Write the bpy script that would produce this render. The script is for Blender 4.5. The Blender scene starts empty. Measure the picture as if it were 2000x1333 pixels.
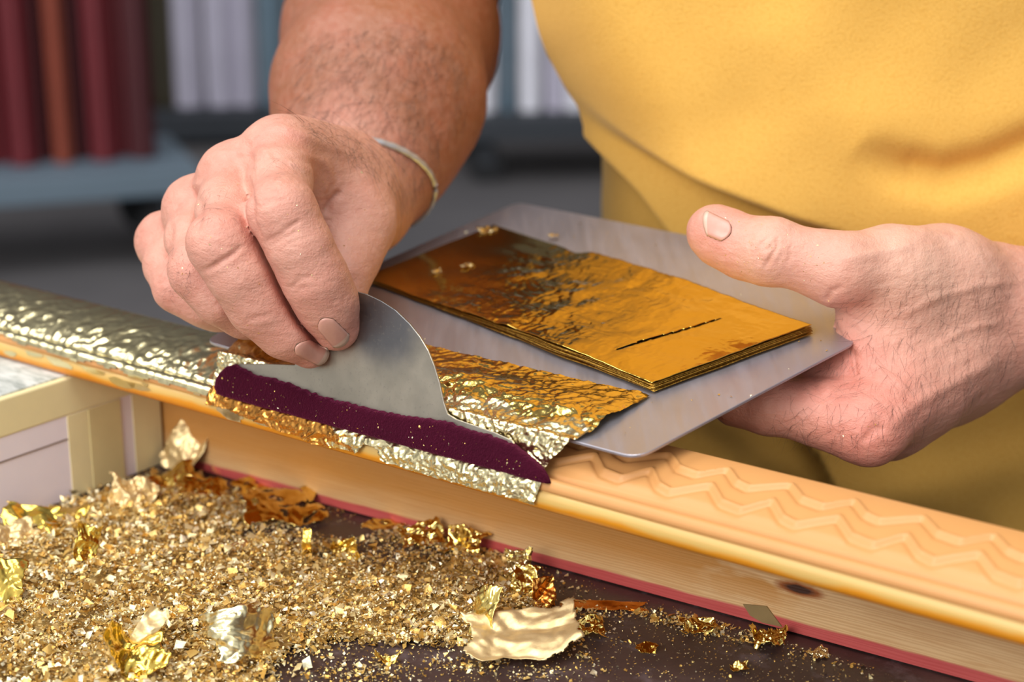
import bpy, bmesh, math, random, time
import numpy as np
from mathutils import Vector
from mathutils.bvhtree import BVHTree
T00 = time.time()
rng = np.random.default_rng(7)
random.seed(7)
C = bpy.context.scene.collection
PI = math.pi
# ------------------------------------------------------------------ camera model (2000 x 1333 photo, 60 mm lens, 17 deg down)
F = 3333.; TH = math.radians(17); H = .237
AR = np.array([1, 0, 0.]); AU = np.array([0, math.sin(TH), math.cos(TH)]); AW = np.array([0, math.cos(TH), -math.sin(TH)])
CAM = np.array([0, 0, H])
TZ = -.034                     # height of the bench top
FZ = -.93                      # height of the floor
def ray(x, y): return AR*(x-1000)/F + AU*-(y-666.5)/F + AW
def P(x, y, d): return CAM + ray(x, y)*d
def onz(x, y, z):
    r = ray(x, y); return CAM + r*((z-H)/r[2])
def onplane(x, y, p0, n):
    r = ray(x, y); return CAM + r*(((p0-CAM)@n)/(r@n))
def proj(p):
    q = np.asarray(p, float)-CAM; d = q@AW
    return 1000+F*(q@AR)/d, 666.5-F*(q@AU)/d, d
u = np.array([.8032, -.5956, 0]); v = np.array([.5956, .8032, 0]); zz = np.array([0, 0, 1.])
M0 = onz(1000, 1082, 0)
def M(s, t, z): return M0 + u*s + v*t + zz*z
def loc(p):
    q = np.asarray(p)-M0; return q@u, q@v, q[..., 2] if hasattr(q, 'ndim') else q[2]
def smooth01(x): 
    x = np.clip(x, 0, 1); return x*x*(3-2*x)
# ------------------------------------------------------------------ object helpers
def mesh_obj(name, verts, faces, mat=None, parent=None, smooth=True, mats=None, midx=None):
    me = bpy.data.meshes.new(name)
    verts = np.asarray(verts, np.float32)
    if isinstance(faces, np.ndarray):
        n, k = faces.shape
        me.vertices.add(len(verts)); me.vertices.foreach_set('co', verts.ravel())
        me.loops.add(n*k); me.loops.foreach_set('vertex_index', faces.astype(np.int32).ravel())
        me.polygons.add(n); me.polygons.foreach_set('loop_start', np.arange(0, n*k, k, dtype=np.int32))
        me.update(calc_edges=True)
    else:
        me.from_pydata([tuple(map(float, p)) for p in verts], [], [tuple(map(int, f)) for f in faces]); me.update()
    if smooth: me.polygons.foreach_set('use_smooth', np.ones(len(me.polygons), bool))
    o = bpy.data.objects.new(name, me); C.objects.link(o)
    for m in (mats or ([mat] if mat else [])): me.materials.append(m)
    if midx is not None: me.polygons.foreach_set('material_index', np.asarray(midx, np.int32))
    if parent: o.parent = parent
    return o
def bm_obj(name, bm, mat, parent=None, smooth=False):
    me = bpy.data.meshes.new(name); bm.normal_update(); bm.to_mesh(me); bm.free()
    if smooth: me.polygons.foreach_set('use_smooth', np.ones(len(me.polygons), bool))
    o = bpy.data.objects.new(name, me); C.objects.link(o); me.materials.append(mat)
    if parent: o.parent = parent
    return o
def tag(o, label=None, cat=None, group=None, kind=None):
    if label: o['label'] = label
    if cat: o['category'] = cat
    if group: o['group'] = group
    if kind: o['kind'] = kind
    return o
def empty(name, label, cat, group=None):
    o = bpy.data.objects.new(name, None); C.objects.link(o); o.empty_display_size = .02
    return tag(o, label, cat, group)
def grid_faces(n, m, closed_m=False):
    i = np.arange(n-1)[:, None]; j = np.arange(m if closed_m else m-1)[None, :]
    a = i*m+j; b = (i+1)*m+j; jn = (j+1) % m
    return np.stack([a+0*jn, b+0*jn, (i+1)*m+jn, i*m+jn], -1).reshape(-1, 4)
def obox(bm, o, ax, ay, az, sx, sy, sz, bev=0):
    """box spanned from corner o along unit axes"""
    o = np.asarray(o, float)
    vs = [bm.verts.new(tuple(o+ax*sx*i+ay*sy*j+az*sz*k)) for k in (0, 1) for j in (0, 1) for i in (0, 1)]
    fs = [(0, 2, 3, 1), (4, 5, 7, 6), (0, 1, 5, 4), (2, 6, 7, 3), (0, 4, 6, 2), (1, 3, 7, 5)]
    ff = [bm.faces.new([vs[i] for i in f]) for f in fs]
    bmesh.ops.recalc_face_normals(bm, faces=ff)
    if bev:
        es = list({e for f in ff for e in f.edges})
        bmesh.ops.bevel(bm, geom=es, offset=bev, segments=2, affect='EDGES', profile=.5)
def set_attr(o, name, cols):
    a = o.data.attributes.new(name, 'FLOAT_COLOR', 'POINT')
    c = np.ones((len(cols), 4), np.float32); c[:, :3] = cols
    a.data.foreach_set('color', c.ravel())
def copy_tree(o, parent=None):
    c = o.copy(); C.objects.link(c); c.parent = parent
    for ch in list(o.children): copy_tree(ch, c)
    return c
# ------------------------------------------------------------------ numpy noise
def tri(x): return 2*np.abs(x-np.floor(x+.5))
class Crumple:
    """sum of warped triangle waves: flat facets with sharp creases, like crushed foil"""
    def __init__(s, seed, lam, n=6, warp=.35, spread=2.2, aniso=None):
        r = np.random.default_rng(seed); s.k = []
        for i in range(n):
            a = r.uniform(0, PI) if aniso is None else aniso[0]+r.normal(0, aniso[1])
            l = lam*spread**r.uniform(-1, 1)
            s.k.append((math.cos(a)/l, math.sin(a)/l, r.uniform(0, 1), l/lam, r.uniform(0, 6.3), r.uniform(0, 6.3)))
        s.w = warp; s.lam = lam; s.n = n
    def __call__(s, x, y):
        h = 0
        for kx, ky, ph, am, p1, p2 in s.k:
            w = s.w*(np.sin(x/s.lam*1.7+p1)+np.sin(y/s.lam*1.9+p2+1.3*np.sin(x/s.lam*.8+p1)))
            h = h + am*(tri(kx*x+ky*y+ph+w)-.5)
        return h/math.sqrt(s.n)
def fnoise(seed, x, y, lam, n=8):
    r = np.random.default_rng(seed); h = 0
    for i in range(n):
        a = r.uniform(0, 2*PI); l = lam*2**r.uniform(-.8, .8)
        h = h+np.sin((math.cos(a)*x+math.sin(a)*y)/l*2*PI+r.uniform(0, 6.3)+1.2*np.sin((math.cos(a+1.3)*x+math.sin(a+1.3)*y)/l*3+r.uniform(0, 6)))
    return h/n*1.6
# ------------------------------------------------------------------ materials
class NT:
    def __init__(s, name):
        s.m = bpy.data.materials.new(name); s.m.use_nodes = True; s.t = s.m.node_tree
        s.b = s.t.nodes['Principled BSDF']; s.out = s.t.nodes['Material Output']
        s._tc = None
    def n(s, typ, **kw):
        nd = s.t.nodes.new(typ)
        for k, val in kw.items():
            if k == 'ins':
                for kk, vv in val.items():
                    if hasattr(vv, 'is_linked') or isinstance(vv, bpy.types.NodeSocket): s.t.links.new(vv, nd.inputs[kk])
                    else: nd.inputs[kk].default_value = vv
            else: setattr(nd, k, val)
        return nd
    def obj(s):
        if not s._tc: s._tc = s.n('ShaderNodeTexCoord')
        return s._tc.outputs['Object']
    def map(s, scale=(1, 1, 1), rot=(0, 0, 0), vec=None):
        return s.n('ShaderNodeMapping', ins={'Vector': vec or s.obj(), 'Scale': scale, 'Rotation': rot}).outputs[0]
    def noise(s, scale, detail=4, rough=.55, vec=None, dist=0):
        return s.n('ShaderNodeTexNoise', ins={'Vector': vec or s.obj(), 'Scale': scale, 'Detail': detail, 'Roughness': rough, 'Distortion': dist}).outputs[0]
    def voro(s, scale, vec=None, feature='F1', out=0):
        return s.n('ShaderNodeTexVoronoi', feature=feature, ins={'Vector': vec or s.obj(), 'Scale': scale}).outputs[out]
    def ramp(s, fac, stops):
        r = s.n('ShaderNodeValToRGB', ins={'Fac': fac}); e = r.color_ramp.elements
        while len(e) < len(stops): e.new(.5)
        for el, (p, c) in zip(e, stops): el.position = p; el.color = (*c, 1) if len(c) == 3 else c
        return r.outputs[0]
    def mix(s, fac, a, b, mode='MIX'):
        nd = s.n('ShaderNodeMix', data_type='RGBA', blend_type=mode)
        for sock, val in ((nd.inputs[0], fac), (nd.inputs[6], a), (nd.inputs[7], b)):
            if isinstance(val, bpy.types.NodeSocket): s.t.links.new(val, sock)
            else: sock.default_value = (*val, 1) if isinstance(val, tuple) and len(val) == 3 else val
        return nd.outputs[2]
    def math(s, op, a, b=0.):
        nd = s.n('ShaderNodeMath', operation=op)
        for i, val in enumerate((a, b)):
            if isinstance(val, bpy.types.NodeSocket): s.t.links.new(val, nd.inputs[i])
            else: nd.inputs[i].default_value = val
        return nd.outputs[0]
    def attr(s, name): return s.n('ShaderNodeAttribute', attribute_name=name).outputs['Color']
    def bump(s, h, strength=.3, dist=.001, normal=None):
        ins = {'Height': h, 'Strength': strength, 'Distance': dist}
        if normal: ins['Normal'] = normal
        return s.n('ShaderNodeBump', ins=ins).outputs[0]
    def set(s, **kw):
        for k, val in kw.items():
            k = {'color': 'Base Color', 'rough': 'Roughness', 'metal': 'Metallic', 'normal': 'Normal', 'spec': 'Specular IOR Level', 'sheen': 'Sheen Weight', 'sss': 'Subsurface Weight'}.get(k, k)
            if isinstance(val, bpy.types.NodeSocket): s.t.links.new(val, s.b.inputs[k])
            else: s.b.inputs[k].default_value = (*val, 1) if isinstance(val, tuple) and len(val) == 3 and k != 'Subsurface Radius' else val
        return s.m
def srgb(r, g, b): return tuple((c/255/12.92 if c <= 10 else ((c/255+.055)/1.055)**2.4) for c in (r, g, b))
MAT = {}
def plain(name, col, rough=.5, var=.12, scale=30, metal=0, bump=.0):
    t = NT(name); n = t.noise(scale)
    c = t.mix(t.math('MULTIPLY', n, 1.), tuple(x*(1-var) for x in col), tuple(min(1, x*(1+var)) for x in col))
    kw = dict(color=c, rough=rough, metal=metal)
    if bump: kw['normal'] = t.bump(t.noise(scale*12), bump, .0005)
    MAT[name] = t.set(**kw); return MAT[name]
# skin
t = NT('skin'); tint = t.attr('tint')
n1 = t.noise(260, 5); n2 = t.noise(60, 3); v1 = t.voro(1500)
c = t.mix(t.math('MULTIPLY', t.ramp(n2, [(.35, (0, 0, 0)), (.7, (1, 1, 1))]), .22), tint, (.50, .15, .11))
c = t.mix(t.ramp(n1, [(.35, (0, 0, 0)), (.75, (.26, .26, .26))]), c, t.mix(.40, tint, (.84, .62, .50)))
c = t.mix(t.ramp(t.noise(120, 2), [(.66, (0, 0, 0)), (.74, (.25, .25, .25))]), c, (.30, .13, .08))
b1 = t.bump(v1, .16, .0005); b2 = t.bump(t.noise(420, 6, .65), .45, .0010, b1); b2 = t.bump(t.noise(130, 4, .6, vec=t.map((1, 1, 2.2), rot=(.5, .3, .2))), .30, .0022, b2)
MAT['skin'] = t.set(color=c, rough=.48, normal=b2, sss=.12, spec=.4, **{'Subsurface Radius': (.9, .35, .2), 'Subsurface Scale': .003})
t = NT('nail'); MAT['nail'] = t.set(color=t.mix(t.noise(160, 3), srgb(190, 132, 116), srgb(218, 166, 148)), rough=.32, normal=t.bump(t.noise(500, 2, vec=t.map((1, .2, .2))), .12, .0004))
t = NT('nail_pale'); MAT['nail_pale'] = t.set(color=t.mix(t.noise(200, 3), srgb(196, 158, 138), srgb(216, 184, 164)), rough=.35)
t = NT('gold_leaf_matte'); n = t.noise(260, 5, .6)
MAT['gold_leaf_matte'] = t.set(color=t.mix(n, (.66, .46, .19), (.90, .72, .40)), metal=.7, rough=.42, normal=t.bump(n, .25, .0008))
plain('nail_dirt', srgb(92, 66, 44), .8, .3, 300)
plain('hair', srgb(48, 32, 24), .5)
# gold leaf kinds
def gold(name, col, rough, bsc, bstr, col2=None, attr=None, bd=.0012):
    t = NT(name)
    n = t.noise(bsc, 5, .62, dist=.6); w = t.voro(bsc*1.6, feature='DISTANCE_TO_EDGE')
    nb = t.bump(n, bstr, bd, t.bump(w, bstr*.5, bd*.5))
    cc = t.mix(t.noise(40, 3), col, col2 or col)
    if attr: cc = t.mix(1., cc, t.attr(attr), 'MULTIPLY')
    MAT[name] = t.set(color=cc, metal=.54 if attr else 1., rough=rough, normal=nb); return t
gold('gold_leaf_smooth', (.78, .55, .12), .15, 140, .05, (.70, .46, .08))
gold('gold_leaf_wrinkled', (.86, .65, .21), .17, 260, .10, (.78, .54, .13))
gold('gold_leaf_pale', (.93, .82, .50), .24, 320, .12, (.88, .74, .38))
gold('gold_leaf_copper', (.80, .38, .08), .22, 240, .1, (.66, .26, .05))
gold('gold_leaf_edge', (.48, .29, .05), .32, 500, .5, (.26, .12, .02))
gold('gold_flake', (1, .95, .82), .27, 900, .2, None, 'fcol')
# ochre bole coat
t = NT('ochre_coat'); n = t.noise(25, 4)
oc = t.mix(t.math('MULTIPLY', t.noise(60, 4), .6), srgb(206, 150, 92), srgb(196, 138, 80))
MAT['ochre_coat'] = t.set(color=oc, rough=.42, normal=t.bump(t.noise(700, 3), .05, .0004), spec=.45)
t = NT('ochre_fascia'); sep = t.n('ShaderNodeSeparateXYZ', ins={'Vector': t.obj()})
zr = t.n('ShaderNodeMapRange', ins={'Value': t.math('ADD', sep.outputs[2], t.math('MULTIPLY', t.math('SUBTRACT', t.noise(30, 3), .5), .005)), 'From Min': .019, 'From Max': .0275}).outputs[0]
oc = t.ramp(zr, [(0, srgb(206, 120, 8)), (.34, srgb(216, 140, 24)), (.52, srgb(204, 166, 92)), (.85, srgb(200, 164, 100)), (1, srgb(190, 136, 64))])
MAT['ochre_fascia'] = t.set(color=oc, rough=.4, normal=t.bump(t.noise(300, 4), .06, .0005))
WT = .061                      # wood face, set back under the overhanging front
def wood_at(px, py):
    a = math.radians(3.0); q = onplane(px, py, M(0, WT, 0), u*-math.sin(a)+v*math.cos(a)); return (q-M0)@u, q[2]
WS_J = wood_at(1487, 1150)[0]; WS_K, WZ_K = wood_at(1562, 1152)
# pine (length axis = local x of the wooden base)
t = NT('pine'); mp = t.map((1, 1, 1))
g = t.n('ShaderNodeTexWave', wave_type='BANDS', bands_direction='Z', ins={'Vector': t.map((.05, .2, 1)), 'Scale': 300, 'Distortion': 9, 'Detail': 4, 'Detail Scale': 1.6}).outputs[0]
fine = t.noise(500, 3, .6, vec=t.map((.03, 1, 1)))
wc = t.mix(g, srgb(216, 176, 124), srgb(196, 148, 94)); wc = t.mix(t.math('MULTIPLY', fine, .45), wc, srgb(226, 192, 146)); wc = t.mix(t.ramp(t.noise(26, 4, .6, vec=t.map((.35, 1, 2.2))), [(.45, (0, 0, 0)), (.7, (.5, .5, .5))]), wc, srgb(168, 112, 54))
sp = t.n('ShaderNodeSeparateXYZ', ins={'Vector': t.obj()})
# varnish wash: stronger to the left of the joint
st = t.math('ADD', sp.outputs[0], t.math('MULTIPLY', t.math('SUBTRACT', t.noise(35, 3, vec=t.map((1, 1, 3))), .5), .16))
wash = t.n('ShaderNodeMapRange', ins={'Value': st, 'From Min': WS_J+.012, 'From Max': WS_J-.012}).outputs[0]
wash2 = t.math('MULTIPLY', wash, t.n('ShaderNodeMapRange', ins={'Value': sp.outputs[2], 'From Min': TZ+.004, 'From Max': TZ+.016}).outputs[0])
wc = t.mix(t.math('MULTIPLY', wash2, .75), wc, srgb(186, 122, 36))
# red foot
rz = t.math('ADD', sp.outputs[2], t.math('MULTIPLY', t.math('SUBTRACT', t.noise(60, 3, vec=t.map((.3, 1, 1))), .5), .003))
wc = t.mix(t.n('ShaderNodeMapRange', ins={'Value': rz, 'From Min': TZ+.0052, 'From Max': TZ+.0044}).outputs[0], wc, t.mix(fine, srgb(176, 62, 62), srgb(196, 92, 84)))
# knot
kn = t.n('ShaderNodeVectorMath', operation='LENGTH', ins={0: t.map((1, .0, 3.6), vec=t.n('ShaderNodeVectorMath', operation='SUBTRACT', ins={0: t.obj(), 1: (WS_K, 0, WZ_K)}).outputs[0])}).outputs['Value']
kn = t.math('ADD', kn, t.math('MULTIPLY', t.math('SUBTRACT', t.noise(200, 3), .5), .004))
wc = t.mix(t.n('ShaderNodeMapRange', ins={'Value': kn, 'From Min': .0105, 'From Max': .0065}).outputs[0], wc, srgb(150, 82, 30))
wc = t.mix(t.n('ShaderNodeMapRange', ins={'Value': kn, 'From Min': .0065, 'From Max': .004}).outputs[0], wc, srgb(60, 28, 12))
MAT['pine'] = t.set(color=wc, rough=.55, normal=t.bump(g, .12, .0005, t.bump(fine, .12, .0003)))
# bench
t = NT('bench_top'); n = t.noise(14, 6, .65)
bc = t.ramp(n, [(.3, srgb(44, 32, 31)), (.55, srgb(66, 50, 47)), (.72, srgb(92, 74, 70))])
bc = t.mix(t.ramp(t.noise(60, 5, .7), [(.55, (0, 0, 0)), (.70, (.6, .6, .6))]), bc, srgb(112, 98, 102))
MAT['bench_top'] = t.set(color=bc, rough=t.ramp(t.noise(30, 4), [(.3, (.3,)*3), (.7, (.55,)*3)]), normal=t.bump(t.noise(220, 6), .15, .001))
plain('bench_leg', srgb(70, 52, 42), .6)
# metal
plain('tmp_', (.5, .5, .5)); t = NT('brushed_steel'); n = t.noise(240, 4, .6, vec=t.map((1, .06, 1), rot=(0, 0, .64)))
n2 = t.noise(26, 4)
MAT['brushed_steel'] = t.set(color=t.mix(n2, (.40, .38, .43), (.50, .48, .53)), metal=.8, rough=t.ramp(n, [(.3, (.36,)*3), (.7, (.50,)*3)]), normal=t.bump(n, .03, .0004))
t = NT('blade_steel'); n2 = t.noise(70, 5, .6); n3 = t.noise(900, 2)
col = t.mix(n2, (.37, .335, .27), (.47, .425, .345)); FINGER_SHADE = t.n('ShaderNodeVectorMath', operation='SUBTRACT', ins={0: t.obj()}); col = t.mix(t.n('ShaderNodeMapRange', interpolation_type='SMOOTHSTEP', ins={'Value': t.math('ADD', t.n('ShaderNodeVectorMath', operation='LENGTH', ins={0: FINGER_SHADE.outputs[0]}).outputs['Value'], t.math('MULTIPLY', t.math('SUBTRACT', t.noise(90, 3), .5), .008)), 'From Min': .021, 'From Max': .008}).outputs[0], col, (.17, .17, .175)); col = t.mix(t.ramp(n3, [(.60, (0, 0, 0)), (.72, (.4, .4, .4))]), col, (.30, .28, .24))  # soft dark spot: shade and reflection of the fingers painted into the steel colour
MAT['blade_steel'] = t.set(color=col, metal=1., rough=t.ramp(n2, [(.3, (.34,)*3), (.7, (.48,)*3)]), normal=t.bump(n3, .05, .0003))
t = NT('velvet'); n = t.noise(900, 3, .7)
vc = t.mix(t.noise(60, 4), srgb(40, 3, 17), srgb(60, 6, 28)); 
MAT['velvet'] = t.set(color=t.mix(t.math('MULTIPLY', n, .4), vc, srgb(78, 11, 38)), rough=.9, sheen=.26, normal=t.bump(n, .8, .0012), spec=.1, **{'Sheen Tint': (.8, .1, .3, 1), 'Sheen Roughness': .4})
t = NT('silver'); MAT['silver'] = t.set(color=t.mix(t.noise(400), (.42, .43, .46), (.62, .63, .66)), metal=.6, rough=.35)
# cloth
t = NT('polo_pique')
wv = t.n('ShaderNodeTexChecker', ins={'Vector': t.map((1, 0, 1), rot=(0, .5, 0)), 'Scale': 900}).outputs[1]
vv = t.voro(1000, vec=t.map((1, .3, 1)))
cc = t.mix(t.noise(9, 3), srgb(224, 178, 92), srgb(216, 168, 82)); cc = t.mix(t.math('MULTIPLY', vv, .4), cc, srgb(190, 134, 40))
MAT['polo_pique'] = t.set(color=cc, rough=.85, sheen=.25, normal=t.bump(vv, .35, .0005) , spec=.15, **{'Sheen Tint': (1, .85, .5, 1)})
plain('trousers_cloth', srgb(58, 60, 72), .9)
# box
plain('box_card', srgb(236, 226, 232), .7, .05, 60)
plain('box_tape', srgb(232, 218, 168), .55, .08, 60)
plain('box_tape_dark', srgb(218, 202, 148), .55, .10, 60)
t = NT('box_lid_marbled'); MAT['box_lid_marbled'] = t.set(color=t.ramp(t.noise(45, 5, .6, vec=t.map((1, 4, 1), rot=(0, 0, .64)), dist=1.5), [(.3, srgb(120, 128, 124)), (.5, srgb(188, 192, 186)), (.7, srgb(226, 226, 222))]), rough=.5)
plain('box_line', srgb(120, 98, 84), .8)
# workshop
t = NT('concrete'); MAT['concrete'] = t.set(color=t.ramp(t.noise(1.3, 6, .6), [(.3, srgb(84, 81, 82)), (.7, srgb(104, 100, 100))]), rough=.75, normal=t.bump(t.noise(60, 5), .1, .004))
plain('wall_paint', srgb(88, 84, 80), .9, .15, 1)
plain('cart_blue', srgb(104, 120, 132), .6, .1, 4)
plain('cart_dark', srgb(50, 54, 60), .6, .1, 4)
plain('rubber', srgb(32, 32, 34), .8)
for nm, col in dict(red=(104, 22, 30), dark_red=(70, 14, 20), rust=(136, 62, 42), olive=(66, 58, 38), lilac=(196, 190, 206), white=(236, 234, 242), blue_grey=(112, 134, 148), grey=(120, 116, 126)).items():
    plain('lacquer_'+nm, srgb(*col), .55, .12, 8)
# filler
plain('filler', srgb(136, 112, 70), .8, .15, 200)
exec_time = lambda s: print('T', s, round(time.time()-T00, 1))
#--PART2--
ROTM = -math.atan2(.5956, .8032)
def framed(o, parent=None):
    o.location = (M0[0], M0[1], 0); o.rotation_euler = (0, 0, ROTM); return o
def pin_poly(x, y, poly):
    """signed-ish: inside test (bool arrays)"""
    x = np.asarray(x); y = np.asarray(y); r = np.zeros(x.shape, bool); n = len(poly)
    for i in range(n):
        x1, y1 = poly[i]; x2, y2 = poly[(i+1) % n]
        c = ((y1 > y) != (y2 > y)) & (x < (x2-x1)*(y-y1)/((y2-y1) or 1e-9)+x1)
        r ^= c
    return r
def dist_poly(x, y, pts):
    """distance to polyline and parameter 0..1"""
    best = np.full(np.shape(x), 1e9); bt = np.zeros(np.shape(x)); side = np.zeros(np.shape(x)); n = len(pts)-1
    for i in range(n):
        (x1, y1), (x2, y2) = pts[i], pts[i+1]; dx, dy = x2-x1, y2-y1; L = dx*dx+dy*dy
        k = np.clip(((x-x1)*dx+(y-y1)*dy)/L, 0, 1); ex = x-(x1+k*dx); ey = y-(y1+k*dy); d = np.hypot(ex, ey)
        m = d < best; best = np.where(m, d, best); bt = np.where(m, (i+k)/n, bt)
        side = np.where(m, np.sign(dx*ey-dy*ex), side)
    return best, bt, side
# ================================================================== SETTING
fl = bmesh.new(); obox(fl, (-9, -6, FZ-.1), AR, np.array([0, 1., 0]), zz, 20, 17, .1)
tag(bm_obj('floor', fl, MAT['concrete']), 'grey concrete workshop floor behind the bench', kind='structure')
wl = bmesh.new(); obox(wl, (-9, 11, FZ), AR, np.array([0, 1., 0]), zz, 20, .2, 4.2)
tag(bm_obj('wall_back', wl, MAT['wall_paint']), 'dark workshop wall far behind the carts', kind='structure')
# ---- bench
bench = empty('workbench', 'dark stained workbench strewn with gold flakes under the moulding', 'workbench')
framed(bench)
X1, Y1 = np.array([1, 0, 0.]), np.array([0, 1, 0.])
b = bmesh.new(); obox(b, (-.95, -.75, TZ-.04), X1, Y1, zz, 1.75, .88, .04, .002)
bm_obj('bench_top', b, MAT['bench_top'], bench)
for (s, t_) in ((-.90, -.70), (.68, -.70), (-.90, .05), (.68, .05)):
    b = bmesh.new(); obox(b, (s, t_, FZ), X1, Y1, zz, .07, .06, TZ-.04-FZ, .004); bm_obj('leg', b, MAT['bench_leg'], bench)
b = bmesh.new(); obox(b, (-.85, .06, TZ-.13), X1, Y1, zz, 1.55, .03, .09, .002); bm_obj('apron_rail', b, MAT['bench_leg'], bench)

# ================================================================== MOULDING
mld = empty('picture_frame_moulding', 'long picture frame moulding with ochre ground, half covered in gold leaf', 'moulding'); framed(mld)
S0, S1 = -.78, .52
def woodrot(p):
    a = math.radians(3.0); ca, sa = math.cos(a), math.sin(a)
    x, y, z = p; y0 = y-WT
    return (x*ca-y0*sa, WT+x*sa+y0*ca, z)
ns = 90; prof = [(WT, TZ+.0006), (WT, TZ+.012), (WT, TZ+.03), (WT+.0006, .0150), (WT+.0015, .0157), (.0765, .0157), (.077, .015), (.077, TZ+.0016), (.0765, TZ+.0006)]
vs = [woodrot((s, a, z)) for s in np.linspace(S0, S1, ns) for a, z in prof]
m_ = len(prof); fc = [tuple(f) for f in grid_faces(ns, m_, True)] + [tuple(range(m_))[::-1], tuple((ns-1)*m_+i for i in range(m_))]
wb = mesh_obj('wooden_base', vs, fc, MAT['pine'], mld, smooth=False); wb['label'] = 'raw pine base with a red painted foot'
# joint line, filler patch and nail marks on the pine
b = bmesh.new()
pts = []
for px, py in ((1452, 1180), (1498, 1184), (1512, 1203), (1528, 1224), (1490, 1216), (1466, 1202)):
    n_ = np.array([math.sin(math.radians(3))*-1, math.cos(math.radians(3)), 0])
    pw = np.array(woodrot((0, WT, 0))); nw = u*n_[0]+v*n_[1]
    q = onplane(px, py, M0+u*pw[0]+v*pw[1], nw); s_, t_, z_ = (q-M0)@u, (q-M0)@v, q[2]
    pts.append(np.array([s_, t_, max(z_, TZ+.0008)])-n_*.0005)
vv_ = [b.verts.new(tuple(p)) for p in pts]; f = b.faces.new(vv_); r = bmesh.ops.extrude_face_region(b, geom=[f])
for g in r['geom']:
    if isinstance(g, bmesh.types.BMVert): g.co += Vector((0, .0012, 0))
bmesh.ops.recalc_face_normals(b, faces=b.faces[:])
bm_obj('filler_patch', b, MAT['filler'], mld)['label'] = 'grey brown patch of wood filler near the foot'
# --- coated profile
front = [(.077, .0160), (.060, .0160), (.052, .0193), (.006, .0193), (.0008, .0193), (-.0008, .0196), (-.0016, .0205), (-.0021, .022), (-.0021, .0238), (-.0017, .0255), (-.0008, .0260), (-.0004, .0263)]
bead = [(.0012-.0025*math.cos(a), .0274+.0028*math.sin(a)) for a in np.linspace(-.35, 2.55, 14)]
groove = [(.0037, .0284), (.0041, .0284), (.0045, .0292)]
fld = []
for k in np.linspace(0, 1, 50):
    t_ = .0048+.0292*k; fld.append((t_, .0302+.0074*math.sin(min(1, k*1.06)*PI/2)**.85))
back = [(.0348, .0370), (.0354, .036), (.0358, .033), (.0365, .030), (.045, .0290), (.060, .0222), (.0768, .0170)]
prof = front+bead+groove+fld+back
i0 = len(front)+len(bead)+len(groove); i1 = i0+len(fld)
per = .0443
kx = np.array([0, .0071, .0148, .0219, .0283, .0335, per]); ky = np.array([.0095, .0036, .0026, .0094, .0038, .0024, .0095])
def row_t(s, sh): return .0071+np.interp((s-.0665-sh) % per, kx, ky)
def relief(s, t_):
    h = 0
    for sh, dt in ((0, 0), (.0223, .0107)):
        d = t_-(row_t(s, sh)+dt)
        h = h+.0010*np.exp(-(d/.0009)**2)-.0011*np.exp(-((d+.0021)/.0012)**2)+.0004/(1+np.exp(np.clip(d/.0005, -40, 40)))
    return h
ss = np.concatenate([np.linspace(S0, -.19, 40, endpoint=False), np.arange(-.19, .42, .0008), np.linspace(.421, S1, 20)])
pa = np.array(prof); nS, nP = len(ss), len(prof)
Vv = np.zeros((nS, nP, 3)); Vv[:, :, 0] = ss[:, None]; Vv[:, :, 1] = pa[None, :, 0]; Vv[:, :, 2] = pa[None, :, 1]
kf = np.linspace(0, 1, i1-i0)
env = smooth01((kf-.03)/.10)*smooth01((.97-kf)/.06)
Vv[:, i0:i1, 2] += relief(Vv[:, i0:i1, 0], Vv[:, i0:i1, 1])*env*(.15+.85*smooth01((ss+.15)/.05))[:, None]
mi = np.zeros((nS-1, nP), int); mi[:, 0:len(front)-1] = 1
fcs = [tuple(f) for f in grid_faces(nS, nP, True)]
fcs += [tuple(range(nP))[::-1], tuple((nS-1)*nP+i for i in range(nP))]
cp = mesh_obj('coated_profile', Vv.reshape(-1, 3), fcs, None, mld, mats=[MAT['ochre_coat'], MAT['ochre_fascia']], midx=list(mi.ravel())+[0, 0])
cp['label'] = 'ochre coated front with two rows of raised scallops'
# --- gilded length of the moulding
ss = np.arange(S0+.01, -.128, .0009); gp = bead+groove+fld+back[:4]; gp = np.array(gp)
# resample evenly and offset outward
seg = np.r_[0, np.cumsum(np.hypot(*np.diff(gp, axis=0).T))]; q = np.linspace(0, seg[-1], 78)
g2 = np.stack([np.interp(q, seg, gp[:, 0]), np.interp(q, seg, gp[:, 1])], 1)
tg = np.gradient(g2, axis=0); tg /= np.linalg.norm(tg, axis=1)[:, None]; nr = np.stack([-tg[:, 1], tg[:, 0]], 1)
c1 = Crumple(3, .014, 5, .4); c2 = Crumple(4, .0065, 5, .45)
SS, QQ = np.meshgrid(ss, q, indexing='ij')
amp = (.35+.65*smooth01((QQ-.006)/.004))*(1-.65*smooth01((QQ-.020)/.014))
hh = .0004+amp*(.0010*np.abs(c1(SS, QQ))+.00045*np.abs(c2(SS, QQ)))
tQ = np.broadcast_to(g2[None, :, 0], SS.shape); hh = hh+.0003+.15*relief(SS, tQ)*smooth01((tQ-.0050)/.003)*smooth01((.0345-tQ)/.002)
Vv = np.zeros(SS.shape+(3,)); Vv[..., 0] = SS; Vv[..., 1] = g2[None, :, 0]+nr[None, :, 0]*hh; Vv[..., 2] = g2[None, :, 1]+nr[None, :, 1]*hh
fcs = grid_faces(len(ss), len(q)); fs, fq = SS.ravel()[fcs[:, 0]], QQ.ravel()[fcs[:, 0]]
ok = (fq > .0012+.0011*fnoise(5, fs, fs*0, .02)+.0012*smooth01((-.2-fs)/.1)) & (fs < -.136+.004*fnoise(6, fq, fs, .01))
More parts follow.
